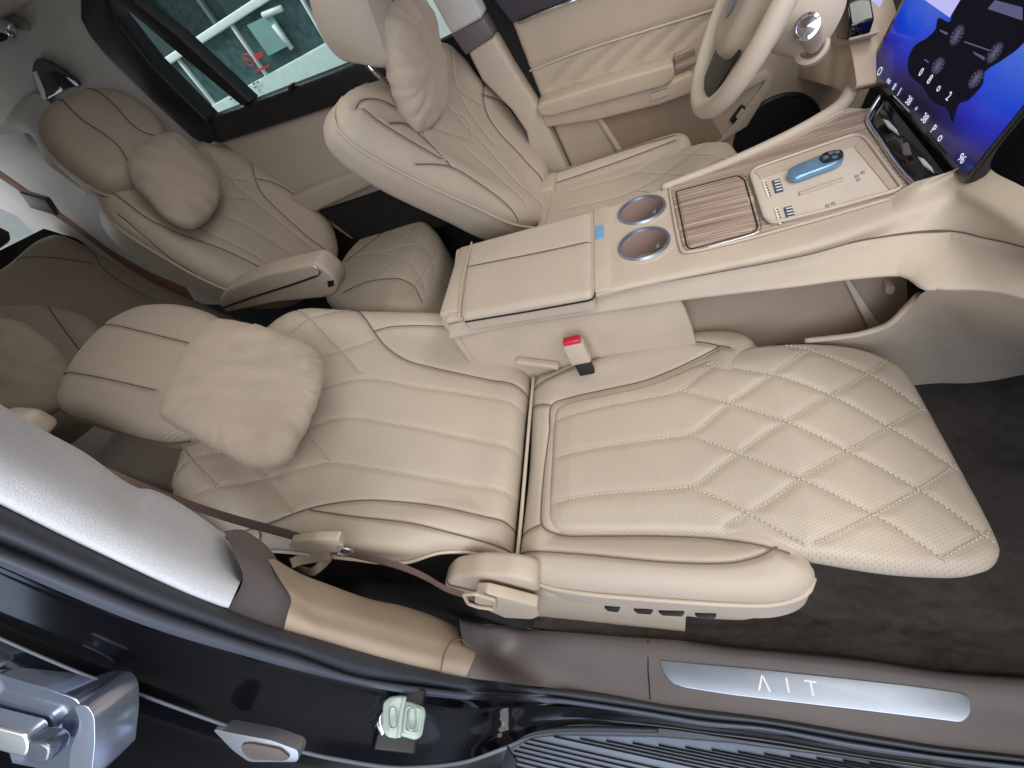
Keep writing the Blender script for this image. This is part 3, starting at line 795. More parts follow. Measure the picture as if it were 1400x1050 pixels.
fa, na = [spline(q, n=110) for q in (far + V3(0, -.006, .0005), near_a)]
cb = loft('console_body', [spline(q, n=110) for q in (far3, far2, far + V3(0, .006, -.004))] + [fa * (1 - s) + na * s for s in np.linspace(0, 1, 7)] + [spline(q, n=110) for q in (n_b, seam)], M_plas, con, n=110, m=6)
def cut(o, c, r):
    bm = bmesh.new(); bm.from_mesh(o.data)
    bmesh.ops.delete(bm, geom=[f for f in bm.faces if math.hypot(f.calc_center_median().x - c[0], f.calc_center_median().y - c[1]) < r and f.calc_center_median().z > ZC - .015], context='FACES')
    bm.to_mesh(o.data); bm.free()
CUPS = [FT.px([q])[0] for q in ((877, 288), (880, 334))]
for q in CUPS: cut(cb, q, .052)
loft('side_band', [seam + V3(0, -.001, 0), seam + V3(0, -.003, -.004), (seam * .5 + resample(bandl, n=len(seam)) * .5), bandl, bandl + V3(0, .012, -.006)], M_plas, con, n=80, m=4)
tube('seam_shade_line', spline(seam, step=.01) + V3(0, -.001, .0005), .0012, M_seam_shade, con, 6)
# end face, lower flank and foot-well pocket
ends = [far[0], far[0] * .5 + near[0] * .5, near[0], seam[0], bandl[0]]
prism('end_panel', [V3(-.535, .955, .585), V3(-.535, .69, .585), V3(-.545, .70, .25), V3(-.545, .95, .25)], (-1, 0, 0), -.02 if False else .02, M_plas, con, .008)
prism('end_cap', [V3(-.545, .957, .603), V3(-.49, .957, .603), V3(-.47, .690, .603), V3(-.53, .690, .603)], (0, 0, 1), .04, M_plas, con, .010)
YF = .70
fl = ony([(640,448),(760,434),(930,409),(938,425),(946,447),(955,470)], YF)
prism('lower_side', [V3(-.54, YF, fl[0][2]), fl[0], fl[2], fl[3], fl[4], V3(fl[4][0] + .03, YF, .1), V3(-.54, YF, .1)], (0, -1, 0), .02, M_plas, con, .004)
YP = .76
pk = ony([(925,405),(1060,390),(1240,372),(1240,450),(1150,480),(930,480)], YP)
prism('side_pocket', pk, (0, -1, 0), .02, plain('grey_pocket_lining', c3(162, 144, 128), .6, vary=.06), con, 0)
prism('pocket_divider', [V3(*p) for p in ony([(1154,383),(1163,383),(1207,452),(1190,455)], YP - .012)], (0, -1, 0), .011, M_plas, con, .003)
ic = ony([(1217,397)], YP - .003)[0]
prism('hook', roundpoly(ony([(1212,390),(1224,392),(1222,402),(1211,402)], YP - .02), .003), (0, -1, 0), .02, M_plas, con, .002)
lip = [onz([p], z)[0] for p, z in [((1100,466),.35),((1129,463),.355),((1170,458),.365),((1200,450),.375),((1220,440),.395),((1240,420),.43),((1256,404),.475),((1268,396),.53)]]
lip = np.array(lip)
tube('pocket_lip', spline(lip[:-1], step=.006), .006, M_plas, con, 12)
# lower flank sweeping forward into the foot well
t1 = [onz([p], z)[0] for p, z in [((1060,470),.35),((1129,465),.35),((1200,453),.365),((1240,424),.42),((1266,398),.525),((1314,396),.535),((1371,403),.54),((1430,420),.54)]]
t2 = [onz([p], z)[0] for p, z in [((1060,490),.20),((1140,500),.20),((1210,490),.22),((1260,460),.28),((1300,440),.36),((1340,440),.40),((1390,450),.42),((1440,465),.42)]]
t3 = [onz([p], z)[0] for p, z in [((1060,530),.05),((1160,535),.05),((1240,528),.04),((1280,524),.03),((1320,524),.03),((1360,520),.03),((1400,512),.03),((1450,505),.03)]]
loft('footwell_side', [t1, t2, t3], M_plas, con, n=60, m=10)
# padded lid with its long seam
LZ = Frame((0, .81, ZC + .012), (1, 0, 0), (0, 1, 0), (0, 0, 1))
ob, _ = pad('armrest_lid', LZ, [(641,332),(735,306),(805,287),(808,291),(809,396),(804,402),(720,417),(632,433),(627,428),(630,405)], [M_lea, M_thread, M_seam_shade], con, r=.02, H=.010, thick=.03, smooth_outline=False, res=.004, seams=[[(633,365),(735,345),(808,329)]], seam_d=.003)
e = LZ.px([(641,333),(628,415),(632,435)], -.002)
tube('lid_gap', resample(LZ.px([(632,434),(720,419),(806,403),(811,398),(811,345),(809,288)], -.014), step=.01), .0019, M_gap, con, 6)
tube('end_seam', spline(LZ.px([(645,331),(634,375),(630,400),(628,432)], .0), step=.01), .0025, M_pipe, con, 8)
prism('cross_trim', FT.px([(834,281),(856,274),(862,330),(836,395),(815,400),(829,330)], .006) if False else FT.px([(811,288),(833,282),(837,396),(813,401)], .004), (0, 0, 1), .02, M_plas, con, .004)
b = roundpoly(FT.px([(815,312),(826,310),(826,328),(815,331)], .0065), .003)
prism('latch_button', b, (0, 0, 1), .006, plain('pale_blue_button', c3(120, 160, 205), .3), con, .001)
# cup holders
M_cup = plain('cup_holder_lining', c3(150, 128, 118), .55, vary=.04)
for cxp, cyp in ((877, 288), (880, 334)):
    c = FT.px([(cxp, cyp)])[0]
    RC = .0465
    o = lathe('cup_holder', c, (0, 0, 1), [(RC, .0035), (RC - .001, -.004), (RC - .003, -.055), (RC - .012, -.062), (.001, -.063)], M_cup, con)
    lathe('ring', c, (0, 0, 1), [(RC - .001, .001), (RC, .0055), (RC + .004, .006), (RC + .006, .001)], M_alu, o)
    lathe('rim_plate', c, (0, 0, 1), [(RC + .004, .0012), (RC + .0145, .0012), (RC + .0155, .0002)], M_plas, o)
    q = c + V3(.028, -.006, -.018)
    rbox('cup_clip', q, (V3(.004, 0, .004), V3(0, .008, 0), V3(-.003, 0, .012)), M_alu, o, .002)
    rbox('cup_clip', q + V3(.004, -.004, -.016), (V3(.006, 0, 0), V3(0, .010, 0), V3(0, 0, .010)), M_blk, o, .002)
# wood panel
wp = FT.px([(918,258),(985,234),(1060,204),(1120,176),(1152,158),(1194,148),(1190,166),(1205,193),(1230,229),(1249,257),(1240,263),(1215,272),(1075,312),(1000,332),(942,345),(934,338),(926,305),(919,270)], .003)
prism('wood_panel', roundpoly(wp, .006), (0, 0, 1), .006, M_wood, con, .0015)
wr = spline(np.vstack([FT.px([(1156,152),(1120,171),(1060,199),(985,229),(918,254),(916,262),(922,300),(930,338),(938,347),(1000,334),(1075,314),(1150,293),(1215,274)], .003)]), step=.008)
tube('panel_edge', wr, .0028, M_plas, con, 8)
fl2 = spline(onz([(905,257),(985,227),(1057,196),(1114,167),(1152,142),(1166,115),(1172,85)], ZC + .004), step=.01)
tube('far_border', fl2, np.linspace(.008, .017, len(fl2)), M_plas, con, 10)
so = roundpoly(FT.px([(927,266),(1007,245),(1014,248),(1031,312),(1027,317),(946,340),(942,336)], .0042), .004)
prism('storage_lid', so, (0, 0, 1), .003, M_wood, con, .0012)
so2 = roundpoly(FT.px([(924,264),(1009,242),(1018,248),(1036,313),(1030,320),(944,343),(939,338)], .0032), .004)
tube('lid_edge', spline(so2, step=.006, closed=True), .0016, M_blk, con, 6, closed=True)
tube('lid_trim', spline(FT.px([(1012,240),(1022,246),(1041,312),(1034,321),(946,346)], .0035), step=.006), .0014, M_chr, con, 6)
prism('panel_mark', FT.px([(1021,272),(1029,270),(1031,277),(1023,279)], .0036), (0, 0, 1), .0004, M_plas, con, 0)
# charging tray, sunk look: raised bright rim, pale floor, wall shade painted as flat darker strips
tr = roundpoly(FT.px([(1026,242),(1034,234),(1166,189),(1178,191),(1186,199),(1232,262),(1215,268),(1130,292),(1055,310),(1045,302)], .0045), .008)
prism('charging_tray', tr, (0, 0, 1), .002, plain('pale_tray_rubber', c3(206, 192, 176), .55), con, .0008)
tube('tray_rim', spline(tr, step=.006, closed=True) + V3(0, 0, .003), .0028, M_pipe, con, 8, closed=True)
prism('tray_wall_shade_strip', FT.px([(1032,238),(1166,190),(1178,192),(1168,205),(1160,206),(1040,248)], .0058), (0, 0, 1), .0008, plain('tray_wall_shade', c3(188, 170, 152), .6), con, 0)
prism('tray_wall_shade_strip', FT.px([(1178,193),(1186,200),(1231,262),(1219,268),(1168,206)], .0059), (0, 0, 1), .0008, plain('tray_wall_shade', c3(188, 170, 152), .6), con, 0)
prism('tray_ridge', FT.px([(1092,268),(1152,248),(1153,251),(1093,271)], .009), (0, 0, 1), .004, M_plas, con, .001)
for dx, dy in ((0, 0), (16, 37)):
    q = FT.px([(1055 + dx, 251 + dy), (1066 + dx, 248 + dy), (1071 + dx, 265 + dy), (1060 + dx, 268 + dy)], .0062)
    lb = prism('printed_label', q, (0, 0, 1), .0006, M_dklabel, con, 0)
    for k in range(4):
        yy = 252 + dy + k * 4
        prism('label_line', FT.px([(1058 + dx + k, yy), (1066 + dx + k, yy - 2), (1066.4 + dx + k, yy - .6), (1058.4 + dx + k, yy + 1.4)], .0066), (0, 0, 1), .0003, M_white, lb, 0)
    prism('label_strip', FT.px([(1042 + dx, 251 + dy), (1046 + dx, 250 + dy), (1053 + dx, 273 + dy), (1049 + dx, 274 + dy)], .0062), (0, 0, 1), .0005, M_white, con, 0)
    for k in range(6):
        x, y = 1045 + dx + k * 1.35, 253 + dy + k * 3.6
        prism('label_dot', FT.px([(x, y), (x + 2, y - .5), (x + 2.6, y + 1.3), (x + .6, y + 1.8)], .0066), (0, 0, 1), .0003, M_blk, con, 0)
for x, y in ((1168, 244), (1176, 239), (1170, 249), (1128, 284), (1136, 281)):
    prism('tray_print', FT.px([(x, y), (x + 5, y - 1.5), (x + 6, y + 1.5), (x + 1, y + 3)], .0062), (0, 0, 1), .0003, plain('grey_print', c3(160, 150, 140), .6), con, 0)
# key fob lying in the tray
kf = spline(FT.px([(1076,246),(1080,240),(1100,231),(1130,220),(1145,218),(1152,222),(1150,230),(1140,236),(1110,247),(1090,254),(1080,254)], 0), n=40, closed=True)
key = thing('key_fob', 'slim light-blue car key fob with a glossy black end lying in the charging tray', 'key fob', kf.mean(0) + V3(0, 0, .006))
prism('fob_body', kf + V3(0, 0, .018), (0, 0, 1), .012, plain('pale_blue_metal', c3(128, 170, 205), .22, metal=.6), key, .004)
ko = spline(FT.px([(1119,228),(1126,222),(1140,218.5),(1148,219),(1151,223),(1148,230),(1138,234),(1126,236),(1120,233)], 0), n=30, closed=True)
kp = prism('fob_end', ko + V3(0, 0, .0195), (0, 0, 1), .002, M_screenblk, key, .0006)
for x, y in ((1127,229),(1134,223),(1142,222),(1139,229)):
    c = FT.px([(x, y)], .0200)[0]; lathe('fob_button', c, (0, 0, 1), [(.0045, -.0006), (.0042, .0006), (.0001, .0007)], plain('grey_fob_button', c3(90, 110, 130), .3), kp, 16)
# ---------------------------------------------------------------- air vents under the screen
FV = Frame((.385, .98, .619), (0, 1, 0), (.88, 0, .47), (-.47, 0, .88))
vt = thing('air_vent', 'glossy black pair of air vents with bright tabs below the large screen', 'air vent', (.4, .98, .58))
vb = FV.px([(1189,166),(1203,136),(1215,137),(1297,241),(1252,257)], 0)
prism('vent_housing', vb, FV.N, .03, M_screenblk, vt, .003)
tube('vent_rim', spline(FV.px([(1205,134),(1190,158),(1189,170),(1205,195),(1230,232),(1254,258)], .004), step=.006), .004, M_chr, vt, 8)
for (x, y) in ((1214, 172), (1262, 224)):
    a = FV.px([(x - 6, y - 6), (x + 3, y - 3), (x + 14, y + 9), (x + 17, y + 17), (x + 12, y + 13), (x + 2, y + 6)], .008)
    prism('vent_tab', a, FV.N, .006, plain('pale_vent_tab', (.55, .56, .58), .4), vt, .0015)
    for k in range(3):
        p = FV.px([(x - 12 + k * 5, y - 16 + k * 2), (x + 13 + k * 4, y + 13 + k)], .002); tube('vane', p, .0018, M_blk, vt, 6)
p = FV.px([(1233,200),(1243,197),(1247,212),(1236,214)], .006); prism('vent_divider', p, FV.N, .008, M_brown, vt, .002)
# ================================================================ dashboard
dash = thing('dashboard', 'beige dashboard with black upper half behind the steering wheel and screen', 'dashboard', (.6, .9, .4))
FD = Frame((.43, .9, .62), (0, 1, 0), (.35, 0, .94), (-1, 0, .35))
# black upper panel around the screens
bp = FD.px([(1165,62),(1172,92),(1196,132),(1214,137),(1298,243),(1316,262),(1345,278),(1374,296),(1430,330),(1480,200),(1480,-80),(1230,-80),(1148,-80),(1150,30)], -.012)
prism('upper_panel', bp, FD.N, .10, M_blk, dash, .004)
# cream knee panel and cowl on the driver's side
FK = Frame((.36, 1.3, .62), (0, 1, 0), (.10, 0, 1), (-1, 0, .1))
kn = FK.px([(1084,-40),(1060,20),(1042,45),(1040,80),(1062,98),(1100,108),(1140,120),(1158,128),(1172,120),(1168,92),(1163,64),(1150,40),(1140,0),(1138,-40)], 0)
prism('knee_panel', roundpoly(kn, .015), FK.N, .10, M_tan, dash, .016, 4)
ck = FK.px([(1086,-40),(1062,20),(1050,40),(1090,44),(1130,52),(1158,62),(1172,52),(1150,10),(1146,-40)], .012)
prism('column_cowl', roundpoly(ck, .01), FK.N, .05, M_plas, dash, .012, 4)
prism('instrument_edge', FK.px([(1138,-20),(1168,-20),(1176,30),(1170,52),(1155,50),(1152,20)], .016), FK.N, .04, M_screenblk, dash, .004)
# shoulder that climbs from the console round to the passenger side
onzv = lambda pts, zs: np.array([onz([p], z)[0] for p, z in zip(pts, zs)])
s1 = onzv([(1215,271),(1255,260),(1297,245),(1316,262),(1345,279),(1374,297),(1410,322),(1450,350)], (.599,.613,.617,.618,.622,.624,.625,.625))
s2_ = onzv([(1190,304),(1245,288),(1298,272),(1325,282),(1350,296),(1375,313),(1405,335),(1450,366)], (.592,.600,.605,.607,.608,.608,.608,.608))
s3_ = onz([(1160,333),(1171,330),(1243,319),(1286,316),(1315,319),(1343,326),(1372,332),(1402,340),(1450,360)], .57)
s4_ = onz([(1154,381),(1210,374),(1250,384),(1275,394),(1314,396),(1345,399),(1371,403),(1450,425)], .535)
sh = [s1, s2_, s3_]
loft('dash_shoulder', [s1 + V3(.03, 0, .02), s1, s2_, s3_ + V3(0, 0, .002)], M_plas, dash, n=60, m=6)
loft('dash_lower', [s3_ + V3(0, 0, .001), s3_ + V3(0, -.002, -.006), resample(s3_, n=40) * .5 + resample(s4_, n=40) * .5, s4_, s4_ + V3(.02, .01, -.01)], M_plas, dash, n=60, m=5)
tube('seam_shade_line', spline(s3_, step=.01) + V3(0, -.001, .002), .0012, M_seam_shade, dash, 6)
rbox('under_dash', (.72, .95, .40), (V3(.10, 0, 0), V3(0, .60, 0), V3(0, 0, .16)), M_gap, dash, .01)
# start of the cream trim that joins console and knee panel
jl = [onz([p], z)[0] for p, z in [((1114,171),.604),((1150,146),.612),((1166,118),.63),((1172,95),.65)]]

prism('passenger_panel', [V3(x, .10, z) for x, z in ((.52,.74),(.475,.66),(.475,.60),(.52,.52),(.64,.44),(.86,.43),(.86,.76))], (0, -1, 0), .54, M_plas, dash, .02, 4)
# ================================================================ big screen
scr = thing('centre_screen', 'large tilted black touch screen showing a dark car on a blue background', 'touch screen', (.42, .95, .62))
FSs = Frame((.405, .95, .66), (0, -1, 0), (.33, 0, .944), (-1, 0, .35))
lit = FSs.uv([(1191,91),(1323,240)]); e1 = FSs.uv([(1247,0)])[0]
A0, A1 = lit; ud = (A1 - A0); W = np.linalg.norm(ud); ud /= W
vd = np.array([-ud[1], ud[0]]); 
if vd[1] < 0: vd = -vd
HH = .40
def sp(a, b, h=0): return FSs.P((A0 + ud * a * W + vd * b)[None], h)[0]
prism('bezel', roundpoly([sp(-.03, -.012), sp(1.02, -.012), sp(1.02, HH + .03), sp(-.03, HH + .03)], .012), FSs.N, .018, M_screenblk, scr, .003)
def screen_mat():
    t = NT('screen_picture'); b = t.b
    uv = t.n('ShaderNodeUVMap'); s = t.n('ShaderNodeSeparateXYZ'); t.l(uv.outputs[0], s.inputs[0])
    f = t.math('ADD', t.math('MULTIPLY', s.outputs[1], 1.0), t.math('MULTIPLY', t.math('SINE', t.math('MULTIPLY', s.outputs[0], 9.0)), .05))
    col = t.ramp(f, [(.0, (.004, .004, .03)), (.09, (.01, .01, .12)), (.17, (.010, .02, .45)), (.24, (.010, .06, .66)), (.36, (.06, .15, .74)), (.50, (.20, .26, .70)), (.8, (.36, .38, .80)), (1, (.40, .42, .80))])
    t.l(col, b.inputs['Emission Color']); b.inputs['Emission Strength'].default_value = .85
    b.inputs['Base Color'].default_value = (0, 0, 0, 1); b.inputs['Roughness'].default_value = .12
    return t.m
q = [sp(0, 0, .0008), sp(1, 0, .0008), sp(1, HH, .0008), sp(0, HH, .0008)]
dsp = raw('display', q, [(0, 1, 2, 3)], screen_mat(), scr, uv=[(0, 0), (1, 0), (1, 1), (0, 1)], smooth=False)
M_pic = emit('picture_dark_paint', (.004, .004, .010), 1.0)
M_picm = emit('picture_grey_paint', (.018, .018, .04), 1.0)
M_ico = emit('icon_white', (.75, .78, .95), 1.0)
M_icob = emit('picture_pale_card', (.5, .5, .9), 1.0)
def flat(name, pxs, h, m, par):
    P = FSs.px(pxs, h); return raw(name, P, [tuple(range(len(P)))], m, par, smooth=False)
# the picture of a car: outline of body, glass, wheels, lights
flat('car_picture', spline(np.array([(1243,98),(1243,80),(1252,62),(1268,52),(1280,40),(1284,24),(1300,30),(1304,8),(1330,-20),(1420,-20),(1420,30),(1398,62),(1375,80),(1348,98),(1345,115),(1325,137),(1312,142),(1306,160),(1303,168),(1296,150),(1278,140),(1268,128),(1262,118),(1250,108)], float), n=120, closed=True), .0013, M_pic, dsp)
for x, y, w, hgt, a in ((1310, 48, 8, 17, -60), (1284, 90, 8, 14, -60), (1362, 72, 8, 18, -55), (1336, 108, 8, 16, -55)):
    P = []
    for k in range(24):
        t = 2 * math.pi * k / 24; u, v = hgt * math.cos(t), w * math.sin(t); ca, sa = math.cos(math.radians(a)), math.sin(math.radians(a))
        P.append((x + u * ca - v * sa, y + u * sa + v * ca))
    flat('wheel_picture', P, .0016, M_picm, dsp)
    for k in range(6):
        t = math.pi * k / 6; u, v = .85 * hgt * math.cos(t), .85 * w * math.sin(t)
        d = np.array([u * ca - v * sa, u * sa + v * ca]); n_ = np.array([-d[1], d[0]]) / (np.linalg.norm(d) + 1e-6) * .7
        c_ = np.array([x, y]); flat('spoke_picture', [c_ - d - n_, c_ + d - n_, c_ + d + n_, c_ - d + n_], .0018, emit('picture_rim', (.10, .10, .17), 1), dsp)
for l in ([(1320,56),(1355,68),(1355,70),(1320,58)], [(1332,70),(1348,78),(1348,83),(1334,74)], [(1352,12),(1400,28),(1400,10),(1362,0)], [(1266,80),(1272,85),(1270,86),(1265,82)], [(1286,40),(1298,45),(1296,48),(1287,43)]):
    flat('light_picture', l, .0017, emit('picture_glass', (.10, .10, .20), 1), dsp)
flat('card_picture', [(1266,0),(1300,24),(1318,-6),(1330,-30),(1280,-30)], .0017, M_icob, dsp)
flat('card_picture', [(1192,0),(1204,10),(1210,-4),(1198,-14)], .0017, M_icob, dsp)
ulen, vdir = FSs.U * ud[0] + FSs.V * ud[1], FSs.U * vd[0] + FSs.V * vd[1]
for s_, x, y, z_ in (('O', 1204, 98, .022), ('oo', 1217, 110, .015), ('8', 1224, 119, .017), ('1', 1231, 126, .020), ('38', 1244, 138, .019), ('+', 1254, 149, .014), ('38', 1266, 162, .019), ('P', 1278, 177, .019), ('o', 1288, 188, .02), ('96', 1317, 217, .017), ('0', 1261, 99, .018), ('8', 1273, 109, .020), ('o', 1286, 120, .018), ('2', 1299, 132, .018)):
    text('screen_icon', s_, FSs.px([(x, y)], .0022)[0], -ulen if False else ulen, vdir, z_ * .9, M_ico, dsp, .0002)
# ================================================================ steering wheel
wc = ony([(1040, -22)], 1.17)[0]
whl = thing('steering_wheel', 'cream leather steering wheel with a beige hub and a black lower spoke insert', 'steering wheel', wc)
ax = V3(-math.cos(math.radians(33)), 0, math.sin(math.radians(33))); hz = V3(0, 1, 0); vt_ = np.cross(ax, hz); vt_ = vt_ if vt_[2] > 0 else -vt_
low = ony([(960, 135)], 1.17)[0]; 
RW = .185
wc = low - (-vt_) * (RW - .012)
k = np.linspace(0, 2 * math.pi, 97)[:-1]
rim = np.array([wc + hz * math.cos(a) * RW * 1.03 + vt_ * math.sin(a) * RW * .97 for a in k])
tube('rim', rim, .020, leather('cream_wheel_leather', (.58, .49, .39), .5), whl, 18, closed=True)
FWh = Frame(wc, hz, vt_, ax)
pad('hub', Frame(wc + ax * .030, hz, vt_, ax), [(-.09,.055),(-.085,-.05),(-.04,-.085),(.04,-.085),(.085,-.05),(.09,.055),(.06,.075),(-.06,.075)], [M_plas], whl, r=.03, H=.025, thick=.05, px=False, res=.005)
for sgn in (1, -1):
    prism('spoke', roundpoly([wc + hz * sgn * .06 + vt_ * .02 - ax * .01, wc + hz * sgn * .17 + vt_ * .025 - ax * .01, wc + hz * sgn * .17 - vt_ * .02 - ax * .01, wc + hz * sgn * .06 - vt_ * .04 - ax * .01], .006), ax, .02, M_plas, whl, .005)
prism('spoke', roundpoly([wc + hz * .04 - vt_ * .06 - ax * .008, wc + hz * .032 - vt_ * .175 - ax * .008, wc - hz * .032 - vt_ * .175 - ax * .008, wc - hz * .04 - vt_ * .06 - ax * .008], .006), ax, .018, M_plas, whl, .004)
prism('spoke_insert', roundpoly([wc + hz * .095 - vt_ * .055 + ax * .001, wc + hz * .055 - vt_ * .168 + ax * .001, wc - hz * .055 - vt_ * .168 + ax * .001, wc - hz * .095 - vt_ * .055 + ax * .001], .012), ax, .006, M_blk, whl, .002)
tube('insert_trim', spline(np.array([wc + hz * .016 - vt_ * .160 + ax * .0, wc - vt_ * .168 + ax * .006, wc - hz * .016 - vt_ * .160]), n=12), .004, M_chr, whl, 8)
lathe('emblem', wc + ax * .032, ax, [(.028, -.004), (.030, .002), (.026, .003), (.001, .003)], M_alu, whl, 40)
lathe('column_shroud', wc - ax * .02, -ax, [(.045, 0), (.060, .02), (.062, .10), (.05, .14)], M_plas, whl, 40)
st0 = ony([(1113,64)], 1.13)[0]; st1 = ony([(1103,37)], 1.06)[0]
stk = thing('column_stalk', 'cream drive selector stalk with a silver end button beside the wheel', 'stalk', st0)
tube('stalk_arm', spline(np.array([st0, st0 * .6 + st1 * .4 + V3(0, 0, .004), st1]), n=16), np.linspace(.014, .021, 16), M_plas, stk, 18)
dn = (C - st1) / np.linalg.norm(C - st1); dn = (st1 - st0) / np.linalg.norm(st1 - st0) * .6 + dn * .4; dn /= np.linalg.norm(dn)
lathe('end_button', st1, dn, [(.021, -.003), (.021, .004), (.016, .006), (.015, .004), (.001, .005)], M_chr, stk, 32)
lathe('stalk_collar', st0 - V3(.004, 0, 0), st1 - st0, [(.030, -.01), (.030, .004), (.024, .008), (.02, .004)], M_plas, stk, 32)
# ================================================================ driver's door
YD = 1.53
door = thing('vehicle_door', "driver's door inner panel in beige leather with armrest, speaker and diamond stitching", 'car door', (0, 1.55, .3), 'door panels on the far side')
FDo = Frame((0, YD, .6), (1, 0, 0), (0, 0, 1), (0, -1, 0))
pad('door_panel', FDo, [(700,32),(780,-2),(900,-50),(1060,-110),(1260,-110),(1220,60),(1160,190),(1090,232),(1040,240),(960,275),(830,300),(806,292),(790,250),(745,150)], [M_door, M_thread, M_seam_shade], door, r=.012, H=.012, thick=.05, smooth_outline=False, res=.007,
    seams=[[(717,99),(800,68),(954,20),(1010,2)]], quilts=[[(753,119),(789,76)],[(786,113),(840,61)],[(829,100),(883,46)],[(874,86),(929,31)],[(915,74),(975,15)]], quilt_w=.009, quilt_d=.006)
tube('seam_bead', spline(FDo.px([(724,97),(800,68),(954,20),(1010,2)], .001), step=.02), .0028, M_pipe, door, 8)
prism('belt_trim', FDo.px([(668,-10),(700,31),(780,-1),(900,-50),(1060,-112),(1060,-150),(800,-60)], .006), (0, -1, 0), .06, plain('dark_belt_trim', c3(66, 62, 70), .35), door, .006)
tube('chrome_strip', FDo.px([(710,29),(780,1),(900,-48)], .010), .004, M_chr, door, 8)
ar0 = FDo.px([(737,134),(745,128),(830,101),(917,76),(921,84),(919,97),(906,106),(830,127),(757,147),(742,146)], .02)
prism('armrest', roundpoly(ar0 + V3(0, -.05, 0), .008), (0, -1, 0), .09, M_door, door, .012, 4)
prism('armrest_base', FDo.px([(742,149),(757,148),(830,128),(906,108),(945,92),(950,118),(900,136),(820,156),(749,167)], .045), (0, -1, 0), .08, M_tan, door, .008)
prism('window_switch', roundpoly(FDo.px([(888,119),(912,112),(913,121),(889,129)], .052), .004), (0, -1, 0), .01, M_plas, door, .002)
prism('wood_strip', FDo.px([(921,74),(948,60),(952,84),(922,95)], .02), (0, -1, 0), .03, M_wood, door, .003)
prism('door_pocket', FDo.px([(818,158),(900,138),(950,122),(990,190),(970,205),(849,206),(832,180)], .003), (0, -1, 0), .003, plain('dim_pocket_lining', c3(150, 128, 108), .7), door, 0)
tube('pocket_edge', spline(FDo.px([(818,158),(832,180),(849,208)], .006), step=.02), .010, M_plas, door, 8)
c = FDo.px([(1060,185)], .0)[0]
lathe('door_speaker', c, (0, -1, 0), [(.118, -.002), (.118, .008), (.112, .012), (.108, .008), (.001, .006)], M_blk, door, 48)
sw = roundpoly(FDo.px([(997,163),(1013,142),(1019,145),(1018,151),(1003,168)], .012), .004)
prism('door_button', sw, (0, -1, 0), .012, M_blk, door, .002)
prism('button_face', roundpoly(FDo.px([(1005,157),(1014,145),(1017,149),(1007,160)], .016), .003), (0, -1, 0), .006, M_plas, door, .002)
prism('map_pocket_rim', FDo.px([(960,140),(1048,94),(1056,100),(1050,120),(1020,170),(970,200),(965,204),(985,190),(1040,118),(1046,106),(965,150)], .014), (0, -1, 0), .02, M_plas, door, .004)
# ================================================================ centre pillar on the far side
FPi = Frame((-.38, 1.50, .6), (1, 0, 0), (0, 0, 1), (0, -1, 0))
pil = thing('door_pillar', 'beige lower pillar between the two far doors, dark trim above', 'pillar', (-.36, 1.5, .2), 'pillars between the doors')
prism('lower_trim', FPi.px([(640,70),(676,48),(700,90),(745,160),(790,262),(806,300),(740,300),(720,180),(700,150),(660,110)], .01), (0, -1, 0), .08, M_plas, pil, .012)
prism('middle_trim', FPi.px([(617,45),(662,22),(677,48),(638,75)], .012), (0, -1, 0), .08, M_brown, pil, .008)
prism('upper_cover', FPi.px([(560,-60),(622,-60),(662,22),(619,46)], .016), (0, -1, 0), .08, M_head, pil, .010)
prism('door_gap', FPi.px([(560,-80),(700,-80),(735,30),(820,270),(840,320),(740,320)], -.05), (0, -1, 0), .02, M_gap, pil, 0)
# ================================================================ rear door on the far side, with its window
rd = thing('vehicle_door', 'rear door on the far side with a dark window frame and shaded beige panel', 'car door', (-1.2, 1.55, .3), 'door panels on the far side')
FRd = Frame((-1.2, 1.54, .8), (1, 0, 0), (0, 0, 1), (0, -1, 0))
pad('door_panel', FRd, [(290,190),(340,180),(478,134),(560,110),(640,260),(560,330),(480,330),(420,290)], [M_lea, M_thread, M_seam_shade], rd, r=.02, H=.02, thick=.05, smooth_outline=False, res=.012)
prism('belt_trim', FRd.px([(268,182),(289,160),(461,94),(560,52),(580,90),(478,137),(304,194)], .02), (0, -1, 0), .07, M_blk, rd, .012)
prism('armrest', FRd.px([(400,264),(440,246),(500,224),(540,210),(545,232),(480,262),(420,290)], .05), (0, -1, 0), .08, M_lea, rd, .015)
prism('door_pocket', FRd.px([(440,285),(520,258),(600,230),(620,300),(500,330)], .03), (0, -1, 0), .02, M_gap, rd, 0)
wf_o = [(124,-60),(118,0),(118,22),(130,45),(150,70),(214,134),(268,184),(290,196),(300,184),(289,160),(214,85),(164,22),(157,0),(150,-60)]
prism('window_frame', FRd.px(wf_o, .03), (0, -1, 0), .08, M_blk, rd, .010)
prism('window_bar', FRd.px([(150,-30),(176,-30),(189,0),(247,45),(347,137),(334,142),(230,55),(166,0)], .02), (0, -1, 0), .06, M_blk, rd, .006)
prism('window_clip', FRd.px([(400,112),(406,110),(404,122),(398,124)], .03), (0, -1, 0), .02, M_blk, rd, .002)
def glassmat():
    t = NT('tinted_window_glass'); t.b.inputs['Base Color'].default_value = (.62, .80, .78, 1); t.b.inputs['Transmission Weight'].default_value = 1
    t.b.inputs['IOR'].default_value = 1.0; t.b.inputs['Roughness'].default_value = 0.0
    return t.m
M_glass = glassmat()
g = FRd.px([(150,-60),(560,-60),(560,60),(461,93),(289,159),(214,84),(157,0)], -.012)
raw('window_glass', g, [tuple(range(len(g)))], M_glass, rd, smooth=False)
